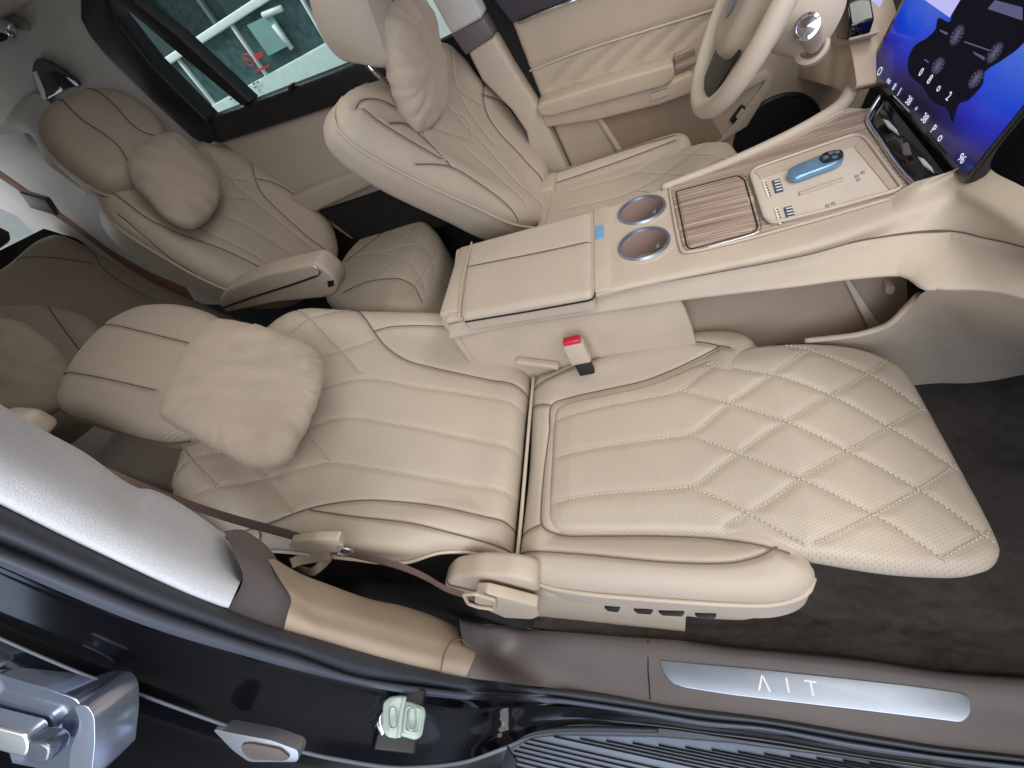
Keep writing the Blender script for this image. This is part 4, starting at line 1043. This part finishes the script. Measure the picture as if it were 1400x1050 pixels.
# ================================================================ door opening in front of the camera: pillar running down into the sill
def hit(pts, x0=-.50, z0=.05, kx=.10, soft=.07, dn=0.0):
    """first of the pillar's front face and the sill's top face met by each sight line, the inner corner rounded"""
    o = []
    for p in pts:
        d = ray(*p)
        # X + kx*(Z-.1) = x0
        den = d[0] + kx * d[2]; tx = (x0 - kx * (C[2] - .1)) / den if abs(den) > 1e-9 else 1e9
        if tx < 0: tx = 1e9
        tz = (z0 - C[2]) / d[2] if d[2] < 0 else 1e9
        l = np.linalg.norm(d); a, b = tx * l, tz * l
        k = np.clip(.5 + .5 * (b - a) / soft, 0, 1)
        t = b * (1 - k) + a * k - soft * k * (1 - k) if max(a, b) < 50 else min(a, b)
        o.append(C + d / l * (t + dn))
    return np.array(o)
body = thing('body_shell', 'black car body at the open passenger doorway: sill, door seals and centre pillar', 'car body', (-.1, .05, 0))
lA = [(-40,671),(0,690),(86,733),(200,787),(311,833),(350,849),(389,861),(464,883),(550,907),(636,926),(750,940),(821,947),(907,963),(1050,981),(1171,1001),(1286,1020),(1400,1033),(1470,1042)]
lB = [(-40,728),(0,745),(29,756),(200,827),(350,879),(400,893),(493,926),(636,945),(750,951),(793,957),(879,970),(964,984),(1050,992),(1171,1014),(1286,1032),(1400,1044),(1470,1053)]
lC = [(-40,756),(0,774),(200,856),(350,901),(450,927),(550,947),(636,956),(750,961),(793,965),(879,978),(964,993),(1050,1000),(1171,1024),(1286,1040),(1400,1054),(1470,1064)]
lD = [(-40,850),(0,870),(114,919),(200,950),(286,981),(400,1021),(464,1036),(550,1047),(636,1039),(693,1019),(730,1001),(790,991),(900,996),(1000,1010),(1171,1036),(1400,1070),(1470,1080)]
mid = lambda a, b, s=.5: [tuple(q) for q in resample(np.array(a, float), n=40) * (1 - s) + resample(np.array(b, float), n=40) * s]
A3 = hit(lA); B3 = hit(lB, dn=.006); C3_ = hit(lC)
rs = lambda q: spline(q, n=120)
AB = [rs(hit(mid(lA, lB, s), dn=-.010 * math.sin(math.pi * s))) for s in (.03, .25, .5, .75)]
loft('door_seal', [rs(hit(lA, dn=.006))] + AB + [rs(B3)], M_rub, body, n=120, m=3)
BC = [rs(hit(mid(lB, lC, s), dn=-.008 * math.sin(math.pi * s))) for s in (.25, .5, .75)]
loft('door_seal', [rs(B3)] + BC + [rs(hit(lC, dn=.004))], plain('blue_grey_rubber_lip', (.085, .095, .125), .42, bump=.05, bscale=600), body, n=120, m=3)
lD1 = mid(lC, lD, .12)
lDl = lD[:10]
DD = [rs(hit(lC, dn=.004)), rs(hit(lC, dn=.03))] + [rs(hit(mid(lC, lD, s), dn=.03 + .03 * s)) for s in (.12, .4, .7)] + [rs(hit(lD, dn=.05))]
loft('painted_body', DD, M_paint, body, n=120, m=4)
lE = [(x - 10, y + 40) for x, y in lDl]; lF = [(x - 30, y + 190) for x, y in lDl]
loft('body_edge_shine', [rs(hit(lDl, dn=.05)), rs(hit(lDl, dn=.045)) , rs(hit([(x, y + 4) for x, y in lDl], dn=.045)), rs(hit([(x, y + 6) for x, y in lDl], dn=.06))], plain('pale_edge_highlight', (.20, .22, .26), .3), body, n=120, m=2)  # highlight along the body edge, put into a pale strip
loft('outer_body', [rs(hit([(x, y + 5) for x, y in lDl], dn=.062)), rs(hit(lE, dn=.10)), rs(hit(lF, dn=.10))], M_paint, body, n=120, m=4)
# pillar cover in pale woven fabric
f_in = [(-40,532),(0,560),(40,584),(62,597),(120,628),(170,664),(195,677),(210,678),(240,690),(290,722),(312,742),(326,766),(331,790)]
f_cr = [(-40,606),(0,628),(60,660),(120,694),(180,728),(240,758),(290,782),(327,799)]
f_lo = [(-40,671),(0,690),(86,733),(200,787),(260,814),(300,829),(312,832)]
r60 = lambda q: spline(q, n=70)
loft('pillar_cover', [r60(hit(f_in, x0=-.60) + V3(-.02, .01, 0)), r60(hit(f_in, x0=-.575)), r60(hit(mid(f_in, f_cr, .6), x0=-.515)), r60(hit(f_cr, x0=-.497)), r60(hit(mid(f_cr, f_lo, .5), x0=-.492)), r60(hit(mid(f_cr, f_lo, .93), x0=-.494)), r60(hit(f_lo, x0=-.505))], M_pilf, body, n=70, m=5)
b_in = [(300,722),(335,722),(352,735),(376,756),(388,775),(396,800),(400,820)]
loft('pillar_trim', [r60(hit([(306,726),(330,724),(352,736),(370,752),(385,775)], x0=-.56)), r60(hit([(318,752),(335,756),(352,766),(370,780),(392,797)], x0=-.512)), r60(hit([(332,793),(345,800),(362,808),(380,815),(399,821)], x0=-.503)), r60(hit([(309,834),(330,842),(350,850),(370,856),(391,862)], x0=-.503))], M_brown, body, n=40, m=5)
p_in = [(361,756),(407,784),(450,801),(507,821),(550,830),(593,844),(628,860),(645,872),(651,884)]
p_md = [(398,818),(430,840),(470,851),(520,866),(570,880),(610,890),(635,893),(650,895)]
p_lo = [(388,861),(430,873),(464,883),(507,896),(550,907),(593,917),(620,922),(637,926)]
loft('pillar_base', [r60(hit(p_in, x0=-.58, dn=.04)), r60(hit(p_in, x0=-.545)), r60(hit(mid(p_in, p_md, .6), x0=-.505, dn=-.004)), r60(hit(p_md, x0=-.495)), r60(hit(mid(p_md, p_lo, .5), x0=-.493, dn=-.004)), r60(hit(p_lo, x0=-.502))], M_tan, body, n=70, m=6)
tube('base_cap_seam_shade', spline(hit([(602,919),(608,893),(618,876),(632,875),(650,888)], x0=-.491, dn=-.008), step=.004), .0014, M_seam_shade, body, 6)
# sill trim
s_in = [(628,850),(650,854),(707,861),(780,867),(850,873),(936,879),(1000,887),(1171,904),(1286,921),(1400,930),(1470,938)]
loft('sill_trim', [rs(hit(s_in, dn=.05)), rs(hit(s_in, soft=.03)), rs(hit(mid(s_in, [(641,927)] + lA[10:], .5), soft=.03)), rs(hit([(641,927)] + lA[10:], soft=.03))], M_brown, body, n=120, m=4)
tube('trim_joint', onz([(886,876),(886,915),(889,957)], .0515), .0012, M_gap, body, 6)
plate_px = [(901,903),(950,907),(1000,911),(1050,916),(1171,929),(1250,938),(1314,947),(1327,953),(1328,976),(1316,988),(1286,984),(1171,970),(1050,956),(1000,950),(936,940),(917,933),(906,918)]
pp = roundpoly(onz(plate_px, .0545), .008)
stp = prism('step_plate', pp, (0, 0, 1), .0035, M_alu, body, .0012)
pe = spline(onz(plate_px, .0535), step=.01, closed=True); 
for s_, p in (('\u039b', (1044, 936)), ('I', (1077, 938)), ('T', (1110, 942))):
    text('plate_lettering', s_, onz([p], .0548)[0], (1, .0, 0), (0, 1, 0), .034, plain('etched_letter', (.92, .94, .97), .7), stp)
# striker with its clear green cap
sc0 = hit([(548, 982)], dn=.02)[0]
dv = (C - sc0) / np.linalg.norm(C - sc0)
ux = np.cross(dv, V3(0, 0, 1)); ux /= np.linalg.norm(ux); ux = -ux if ux @ M[:, 0] < 0 else ux
uy = np.cross(dv, ux); uy = -uy if uy @ M[:, 1] > 0 else uy
FSt = Frame(sc0 + dv * .01, ux, uy, dv)
def clear():
    t = NT('clear_green_plastic'); b = t.b; b.inputs['Base Color'].default_value = (.72, .88, .80, 1); b.inputs['Roughness'].default_value = .12
    b.inputs['Transmission Weight'].default_value = .45; b.inputs['IOR'].default_value = 1.4; b.inputs['Coat Weight'].default_value = .5
    return t.m
M_clear = clear()
strk = thing('door_striker', 'metal door striker under a clear pale-green protective cap on the black sill', 'door striker', sc0)
prism('cap', roundpoly(FSt.px([(524,960),(534,952),(552,951),(554,956),(545,1010),(530,1008),(523,998)], .018), .006), dv, .035, M_clear, strk, .006)
prism('cap', roundpoly(FSt.px([(551,958),(562,960),(580,967),(582,975),(577,1006),(568,1012),(547,1006),(544,1000)], .014), .006), dv, .028, M_clear, strk, .006)
tube('cap_rim', spline(FSt.px([(553,953),(549,975),(545,1008)], .020), n=12), .004, M_clear, strk, 8)
tube('cap_rim', spline(roundpoly(FSt.px([(556,966),(576,971),(572,1003),(552,999)], .016), .006), step=.003, closed=True), .0022, M_clear, strk, 6, closed=True)
for x, y in ((537, 982), (563, 984)):
    tube('striker_mark', spline(FSt.px([(x - 4, y - 12), (x + 4, y - 11), (x + 4, y + 11), (x - 4, y + 12)], .020), step=.002, closed=True), .0012, M_alu, strk, 6, closed=True)
tube('striker_bar', spline(FSt.px([(525,1004),(519,985),(527,962)], .004), n=14), .006, M_chr, strk, 10)
rbox('mount', FSt.P([[0, 0]], -.012)[0], (ux * .045, uy * .035, dv * .008), M_blk, strk, .004)
# chrome door handle and small bracket of the rear door at the lower left
FHn = Frame(hit([(80, 990)], dn=.05)[0], M[:, 0] * 1.0, -M[:, 1] * 1.0, -M[:, 2])
hd = thing('pull_handle', 'bulky chrome handle at the lower left corner of the black door', 'door handle', FHn.O)
prism('handle_body', roundpoly(FHn.px([(-60,898),(0,922),(60,940),(108,956),(118,985),(110,1030),(96,1060),(-60,1030)], .0), .012), FHn.N, .05, plain('blue_grey_chrome', (.42, .48, .62), .15, metal=.9), hd, .014, 4)
prism('handle_end', roundpoly(FHn.px([(116,953),(134,951),(145,966),(146,1000),(140,1060),(110,1060),(112,1012),(126,975)], .012), .008), FHn.N, .05, plain('pale_blue_chrome', (.50, .56, .70), .2, metal=.8), hd, .010, 4)
prism('handle_grip', roundpoly(FHn.px([(-60,945),(0,962),(70,980),(74,1000),(66,1012),(-60,975)], .022), .006), FHn.N, .02, plain('polished_chrome', (.92, .95, .96), .30, metal=1.0), hd, .006, 4)
prism('handle_cap', roundpoly(FHn.px([(76,984),(98,986),(108,994),(104,1012),(92,1018),(74,1010)], .026), .005), FHn.N, .02, plain('grey_chrome', (.22, .25, .30), .25, metal=.7), hd, .006, 4)
br = thing('trim_bracket', 'small grey triangular bracket with a brown inset at the bottom edge', 'bracket', hit([(350, 1020)])[0])
FBr = Frame(hit([(350, 1020)], dn=.0)[0], M[:, 0], -M[:, 1], -M[:, 2])
prism('bracket_frame', roundpoly(FBr.px([(290,997),(325,1004),(370,1012),(408,1026),(408,1042),(340,1042),(318,1026)], 0), .006), FBr.N, .02, plain('satin_grey_metal', (.30, .32, .36), .35, metal=.6), br, .003)
prism('bracket_inset', roundpoly(FBr.px([(330,1016),(345,1014),(385,1022),(398,1034),(390,1038),(345,1036),(335,1028)], .003), .005), FBr.N, .006, plain('brown_inset', c3(96, 84, 80), .5), br, .002)
# running board
ZR = -.19
rb = thing('running_board', 'ribbed blue-grey running board below the sill', 'running board', (-.1, -.05, ZR))
rp = onz([(700,1021),(728,1008),(760,1004),(900,1006),(1000,1014),(1150,1034),(1400,1070),(1400,1200),(640,1200),(650,1050)], ZR)
M_step = plain('blue_grey_tread', (.40, .46, .60), .34, metal=.3, bump=.05)
prism('tread_board', rp, (0, 0, 1), .03, M_step, rb, .004)
e0, e1 = onz([(716,1016)], ZR)[0], onz([(1400,1080)], ZR)[0]
for k in range(14):
    a = onz([(724 - k * 7, 1011 + k * 5.2)], ZR + .003)[0]; b = a + V3(.9, 0, 0)
    tube('tread_rib', [a, V3(.37, a[1], a[2])], .0017, M_gap, rb, 6)
for k in range(13):
    a = onz([(757 + k * 36, 1007 + k * 3.0)], ZR + .003)[0]
    tube('tread_rib', [a, V3(max(.37, a[0] + .05), a[1], a[2])], .0017, M_gap, rb, 6)
tube('board_edge', spline(onz([(560,1058),(600,1050),(660,1030),(700,1012),(735,1000),(800,996),(900,998)], ZR + .02), step=.02), .006, M_rub, rb, 8)
prism('end_bracket', roundpoly(onz([(680,1024),(690,1018),(706,1040),(700,1060),(660,1060)], ZR + .01), .005), (0, 0, 1), .02, M_rub, rb, .003)
# ================================================================ floor carpet
n1, n2 = 170, 120
gx = np.linspace(-.6, .75, n1); e_px = spline(onz([(880,876),(936,878),(1000,888),(1171,905),(1286,922),(1400,932),(1470,940)], .03), n=200)
V = []; uvs = []
for x in gx:
    y0 = np.interp(x, e_px[:, 0], e_px[:, 1])
    for j in range(n2):
        s = j / (n2 - 1); y = y0 + (1.45 - y0) * s ** 1.8
        z = .030 - .03 * min(1, (y - y0) / .08) + .0045 * noise.noise(Vector((x * 55, y * 55, 0))) + .003 * noise.noise(Vector((x * 160, y * 160, 3)))
        if j == 0: z -= .02; y += .001 * random.random()
        V.append((x, y, z))
Fc = [(i*n2+j, (i+1)*n2+j, (i+1)*n2+j+1, i*n2+j+1) for i in range(n1-1) for j in range(n2-1)]
fl_o = struct(raw('floor', V, Fc, M_carp))
V = [(-2.7,.1,-.01),(-.58,.1,-.01),(-.58,1.5,-.01),(-2.7,1.5,-.01)]
struct(raw('rear_floor', V, [(0,1,2,3)], M_carp))
rbox('footwell_wall', (.80, .8, .3), (V3(.02, 0, 0), V3(0, .7, 0), V3(0, 0, .32)), M_carp, body, .004)
# dark lining between seat and pillar
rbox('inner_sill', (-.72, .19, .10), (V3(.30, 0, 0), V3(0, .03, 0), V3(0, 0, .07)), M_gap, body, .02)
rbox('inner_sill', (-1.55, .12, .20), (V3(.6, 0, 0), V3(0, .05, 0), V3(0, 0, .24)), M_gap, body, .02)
# closed-in rear of the cabin: far side below the doors, unseen light blocker added at the near rear door
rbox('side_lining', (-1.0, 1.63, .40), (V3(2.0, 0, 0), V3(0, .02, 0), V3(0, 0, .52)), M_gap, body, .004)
rbox('near_door_blocker', (-1.87, .03, .60), (V3(1.05, 0, 0), V3(0, .03, 0), V3(0, 0, .80)), M_gap, body, .01)
# ================================================================ belts
def belt_w(pts, hw): return [np.array(hw)] * len(pts)
sb = thing('seat_belt', 'brown seat belt running from the near pillar across the reclined seat to the sill buckle', 'seat belt', (-.6, .2, .1), 'seat belts')
q = [(60,596),(123,633),(200,667),(300,704),(400,732),(440,746)]
pts = [ony([p], y)[0] for p, y in zip(q, (.19, .185, .18, .185, .19, .19))]
ribbon('webbing', pts, [np.array([.004, .004, .008 + .0022 * k]) for k in range(6)], M_web, sb)
q = [(440,748),(480,757),(540,772),(580,788),(610,805),(640,815),(658,822)]
pts = [ony([p], y)[0] for p, y in zip(q, (.188, .185, .18, .175, .172, .168, .165))]
ribbon('lap_webbing', pts, [np.array([.003, .004, h]) for h in (.012, .012, .010, .008, .006, .006, .006)], M_web, sb)
q = [(398,770),(412,765),(440,760),(452,758),(440,772),(425,782),(405,776)]
pts = [ony([p], .165 + .004 * k)[0] for k, p in enumerate(q)]
ribbon('webbing_loop', pts, [np.array([.004, .006, .012])] * 7, M_webl, sb, n=40)
prism('tongue', roundpoly(ony([(397,742),(430,738),(462,738),(470,746),(464,755),(440,757),(405,752),(395,747)], .17), .006), (0, -1, 0), .014, M_plas, sb, .005)
tube('tongue_plate', spline(ony([(462,748),(478,751),(482,756),(470,759),(462,756)], .168), step=.003), .0022, M_alu, sb, 6)
prism('anchor', roundpoly(ony([(650,812),(665,812),(690,818),(735,830),(737,843),(728,847),(690,845),(660,832),(648,824)], .155), .005), (0, -1, 0), .02, M_plas, sb, .004)
tube('anchor_buckle', spline(roundpoly(ony([(634,813),(650,812),(676,820),(676,833),(654,830),(640,825)], .150), .004), step=.003, closed=True), .0035, M_pipe, sb, 8, closed=True)
rbox('belt_guide', ony([(38, 578)], .24)[0], (V3(.03, 0, -.008), V3(0, .02, 0), V3(.006, 0, .022)), M_plas, sb, .014, 4)
bk = ony([(788, 478)], .655)[0]
buc = thing('belt_buckle', 'beige seat belt buckle with a bright red button between seat and console', 'buckle', bk)
aw, ah, at_ = V3(.023, .002, 0), V3(-.004, .006, .026), V3(0, .012, .0)
rbox('buckle_body', bk - ah * .2, (aw, ah, at_), M_plas, buc, .005)
rbox('release_button', bk + ah * .95, (aw * .82, ah * .22, at_ * .72), M_red, buc, .003)
rbox('stalk', bk - ah * 1.8, (aw * .75, ah * .7, at_ * .7), M_blk, buc, .003)
rbox('buckle_trim', ony([(735, 497)], .69)[0], (V3(.05, 0, -.02), V3(0, .01, 0), V3(.003, 0, .008)), M_plas, con, .005)
rs_b = thing('seat_belt', 'tan seat belt with a black clip hanging beside the rear quarter window', 'seat belt', ony([(60, 280)], 1.3)[0], 'seat belts')
q = [(-20,225),(20,252),(60,280),(100,308),(150,345),(205,378),(260,402)]
pts = [ony([p], y)[0] for p, y in zip(q, (1.40, 1.36, 1.32, 1.28, 1.22, 1.16, 1.10))]
ribbon('webbing', pts, [np.array([.018, .0, .030])] * 7, plain('tan_webbing', c3(150, 110, 88), .8), rs_b)
c = ony([(55, 277)], 1.30)[0]
rbox('clip', c, (V3(.04, 0, -.03), V3(0, .012, 0), V3(.022, 0, .030)), M_brown, rs_b, .006)
# ================================================================ roof lining and rear quarter
hl = thing('headliner', 'pale grey roof lining and rear quarter trim in the upper left corner', 'headliner', (-2, 1.4, 1.4))
FQ = Frame((-2.2, 1.50, 1.2), (1, 0, 0), (0, 0, 1), (0, -1, 0))
qo = [(-60,-60),(126,-60),(120,-5),(119,22),(131,45),(151,70),(216,134),(272,184),(330,250),(330,420),(100,420),(62,345),(20,300),(-60,262)]
prism('quarter_trim', FQ.px(qo, -.02), (0, -1, 0), .05, M_head, hl, .004)
tri = FQ.px([(44,100),(47,84),(52,79),(62,82),(85,94),(105,110),(111,118),(96,120),(63,137),(52,120)], .004)
prism('quarter_window', roundpoly(tri, .02), (0, -1, 0), .012, plain('dark_quarter_glass', (.05, .055, .06), .06, coat=.5), hl, .002)
prism('window_reveal', FQ.px([(46,98),(52,96),(63,122),(66,136),(60,134)], .008), (0, -1, 0), .006, plain('white_reveal', (.75, .78, .82), .5), hl, .001)
c = FQ.px([(66, 200)], .0)[0]
lathe('roof_speaker', c, (0, -1, 0), [(.075, -.002), (.072, .006), (.066, .008), (.001, .004)], M_brown, hl, 36)
tube('grab_handle', spline(FQ.px([(-10,25),(4,28),(20,33),(30,38)], .03), n=16), .022, M_chr, hl, 12)
prism('handle_recess', roundpoly(FQ.px([(-30,16),(20,20),(42,34),(40,42),(-30,40)], .004), .02), (0, -1, 0), .01, plain('recess_grey', c3(150,148,144), .7), hl, .002)
prism('coat_hook', FQ.px([(-20,42),(12,46),(10,54),(-20,66)], .008), (0, -1, 0), .01, M_gap, hl, .002)
# moulded arch round the quarter window
loft('quarter_arch', [FQ.px([(20,145),(48,128),(70,142),(90,165),(120,175),(150,215)], .0), FQ.px([(14,170),(40,160),(60,175),(76,205),(95,225),(130,250)], .05), FQ.px([(0,185),(30,182),(52,192),(64,224),(84,242),(118,270)], .0)], M_head, hl, n=40, m=8)
rbox('roof_rail_blocker', (-1.8, .17, 1.37), (V3(1.1, 0, 0), V3(0, .03, 0), V3(0, 0, .10)), M_head, hl, .02)  # unseen rail added to shut doorway light off the rear seats
loft('roof', [np.array([(-2.95,.20,1.40),(-2.95,.8,1.44),(-2.95,1.52,1.42)]), np.array([(-2.2,.20,1.46),(-2.2,.8,1.52),(-2.2,1.52,1.48)]), np.array([(-1.2,.18,1.48),(-1.2,.8,1.54),(-1.2,1.52,1.44)]), np.array([(-.25,.2,1.44),(-.25,.8,1.52),(-.25,1.50,1.42)]), np.array([(.06,.24,1.40),(.06,.8,1.46),(.06,1.46,1.38)])], M_head, hl, n=20, m=6)
# tailgate with its glass at the far left
tg = thing('tailgate', 'rear window edge at the far left looking out on bright ground', 'tailgate', (-2.75, .9, .8))
FG = Frame((-2.75, .9, .8), (0, 1, 0), (-.2, 0, 1), (1, 0, .2))
prism('lower_panel', FG.px([(-60,330),(0,342),(60,312),(120,330),(200,420),(-60,440)], 0), FG.N, .05, M_gap, tg, .004)
rbox('hatch_blocker', (-2.80, .50, .95), (V3(.02, 0, 0), V3(0, .42, 0), V3(0, 0, .50)), M_gap, tg, .004)  # unseen panel added to stop light coming through the tailgate opening
rbox('hatch_header_blocker', (-2.80, 1.24, 1.36), (V3(.02, 0, 0), V3(0, .31, 0), V3(0, 0, .10)), M_head, tg, .004)  # also unseen, added to cut light above the rear window
prism('window_pillar', FG.px([(-60,300),(0,312),(12,318),(14,328),(0,338),(-60,336)], .01), FG.N, .04, M_blk, tg, .004)
# ================================================================ outside, seen through the far windows
struct(raw('ground', [(-40,-25,-.5),(25,-25,-.5),(25,30,-.5),(-40,30,-.5)], [(0,1,2,3)], plain('pale_showroom_floor', (.42, .43, .44), .35, vary=.08)))
bal = thing('glass_balustrade', 'white-framed glass balustrade with a red notice, seen through the rear side window', 'balustrade', (-4, 4.5, -.5))
M_wh = plain('white_paint', (.80, .84, .84), .5)
M_tealg = plain('teal_glass_pane', (.07, .12, .125), .08, vary=.35)
rbox('base_panel', (-4, 4.5, .18), (V3(4, 0, 0), V3(0, .06, 0), V3(0, 0, .68)), plain('pale_base_panel', (.66, .78, .76), .5), bal, .01)
rbox('rail', (-4, 4.5, 1.30), (V3(4, 0, 0), V3(0, .05, 0), V3(0, 0, .03)), M_wh, bal, .01)
for k in range(9):
    x = -7.4 + k * .78
    rbox('post', (x, 4.5, 1.065), (V3(.012, 0, 0), V3(0, .03, 0), V3(0, 0, .205)), M_wh, bal, .004)
    prism('pane', [V3(x + .02, 4.5, .865), V3(x + .74, 4.5, .865), V3(x + .74, 4.5, 1.265), V3(x + .02, 4.5, 1.265)], (0, -1, 0), .01, M_tealg, bal, 0)
FN = Frame((-3.5, 4.42, 1), (1, 0, 0), (0, 0, 1), (0, -1, 0))
M_redp = plain('red_print', (.60, .05, .07), .5)
cc = FN.px([(340, 82)])[0]
k = np.linspace(0, 2*math.pi, 25)[:-1]
nt = tube('notice_ring', [cc + V3(.045*math.cos(a), 0, .045*math.sin(a)) for a in k], .006, M_redp, bal, 6, closed=True)
tube('notice_bar', [cc + V3(-.03, 0, .03), cc + V3(.03, 0, -.03)], .005, M_redp, bal, 6)
prism('notice', FN.px([(347,75),(357,70),(361,76),(351,82)]), (0, -1, 0), .004, M_redp, bal, 0)
prism('notice', FN.px([(348,97),(367,88),(368,91),(349,100)]), (0, -1, 0), .004, M_redp, bal, 0)
for (x, y) in ((345, 114), (350, 112), (347, 119), (312, 130), (317, 128), (314, 135)):
    prism('notice_print', FN.px([(x, y), (x + 3, y - 1.5), (x + 4, y + 1), (x + 1, y + 2.5)]), (0, -1, 0), .004, plain('grey_print', (.2, .25, .25), .5), bal, 0)
for a, b in (((372,35),(398,68)),((358,22),(384,12))):
    tube('frame_bar', FN.px([a, b], -.02), .022, M_wh, bal, 8)
prism('inner_counter', FN.px([(335,36),(368,20),(396,62),(365,78)], -.03), (0, -1, 0), .01, plain('pale_teal_counter', (.25, .42, .40), .4), bal, 0)
far_w = thing('shop_front', 'dark glazed shop front behind the balustrade, seen through the rear side window', 'shop front', (-6, 7.5, -.5))
rbox('glazing', (-6, 7.5, 2.2), (V3(7, 0, 0), V3(0, .05, 0), V3(0, 0, 2.7)), plain('dark_teal_glazing', (.03, .055, .06), .15, vary=.4), far_w, .01)
for k in range(10):
    rbox('mullion', (-12 + k * 1.2, 7.42, 2.2), (V3(.03, 0, 0), V3(0, .04, 0), V3(0, 0, 2.7)), plain('grey_mullion', (.20, .26, .27), .5), far_w, .005)
for k, (x, z, w, hh, col) in enumerate(((-8.6, 2.3, .5, .25, (.25,.33,.32)), (-7.2, 1.7, .45, .35, (.10,.14,.15)), (-6.1, 2.5, .35, .3, (.16,.2,.2)), (-5.2, 1.8, .5, .4, (.05,.1,.1)), (-9.6,1.6,.4,.5,(.12,.16,.16)))):
    rbox('reflection_board', (x, 7.38, z), (V3(w, 0, 0), V3(0, .03, 0), V3(0, 0, hh)), plain('reflection_board', col, .4), far_w, .01)  # paler boards added for the grey reflections in the glazing
rbox('white_wall', (-9.5, 0, 1.0), (V3(.1, 0, 0), V3(0, 7, 0), V3(0, 0, 2.0)), M_wh, far_w, .01)
# ================================================================ light, world, camera
w = bpy.data.worlds.new('World'); SC.world = w; w.use_nodes = True
bg = w.node_tree.nodes['Background']; bg.inputs[0].default_value = (.86, .93, 1.0, 1); bg.inputs[1].default_value = .26
def area(name, loc, aim, sx, sy, en, col):
    l = bpy.data.lights.new(name, 'AREA'); l.shape = 'RECTANGLE'; l.size = sx; l.size_y = sy; l.energy = en; l.color = col
    o = bpy.data.objects.new(name, l); COL.objects.link(o); o.location = loc
    o.rotation_euler = (Vector(aim) - Vector(loc)).to_track_quat('-Z', 'Y').to_euler(); return o
area('doorway_light', (.8, -1.7, 2.7), (-.05, .45, .35), 3.0, 2.2, 90, (1.0, .98, .95))
area('showroom_light', (-4.5, 3.0, 4.2), (-4.5, 4.6, .8), 4.0, 1.5, 160, (.94, 1.0, .98))
area('tailgate_light', (-2.95, .9, 1.15), (-1.9, 1.5, 1.5), 1.0, .35, 3, (.92, .96, 1.0))
area('rear_seat_fill', (-.80, 1.0, 1.42), (-1.0, 1.0, 0), .6, .6, 1.7, (1.0, .96, .87))  # fill light added under the roof for the rear seats, no lamp there
area('side_daylight', (.2, -2.3, 1.3), (-.5, .05, .7), 1.8, 1.2, 30, (.62, .76, 1.0))
area('windscreen_light', (1.5, 1.0, 3.1), (.1, .8, .4), 2.0, 1.6, 41, (1.0, .96, .90))
cam = bpy.data.cameras.new('camera'); co = bpy.data.objects.new('camera', cam); COL.objects.link(co)
R = Matrix([[M[i, 0], -M[i, 1], -M[i, 2]] for i in range(3)]).to_4x4(); R.translation = Vector(C)
co.matrix_world = R; cam.sensor_width = 36; cam.lens = 36 * F / 1400; cam.clip_start = .02; cam.clip_end = 200
SC.camera = co
vs = SC.view_settings; vs.view_transform = 'Standard'; vs.look = 'None'; vs.exposure = 0; vs.gamma = 1; vs.use_curve_mapping = False
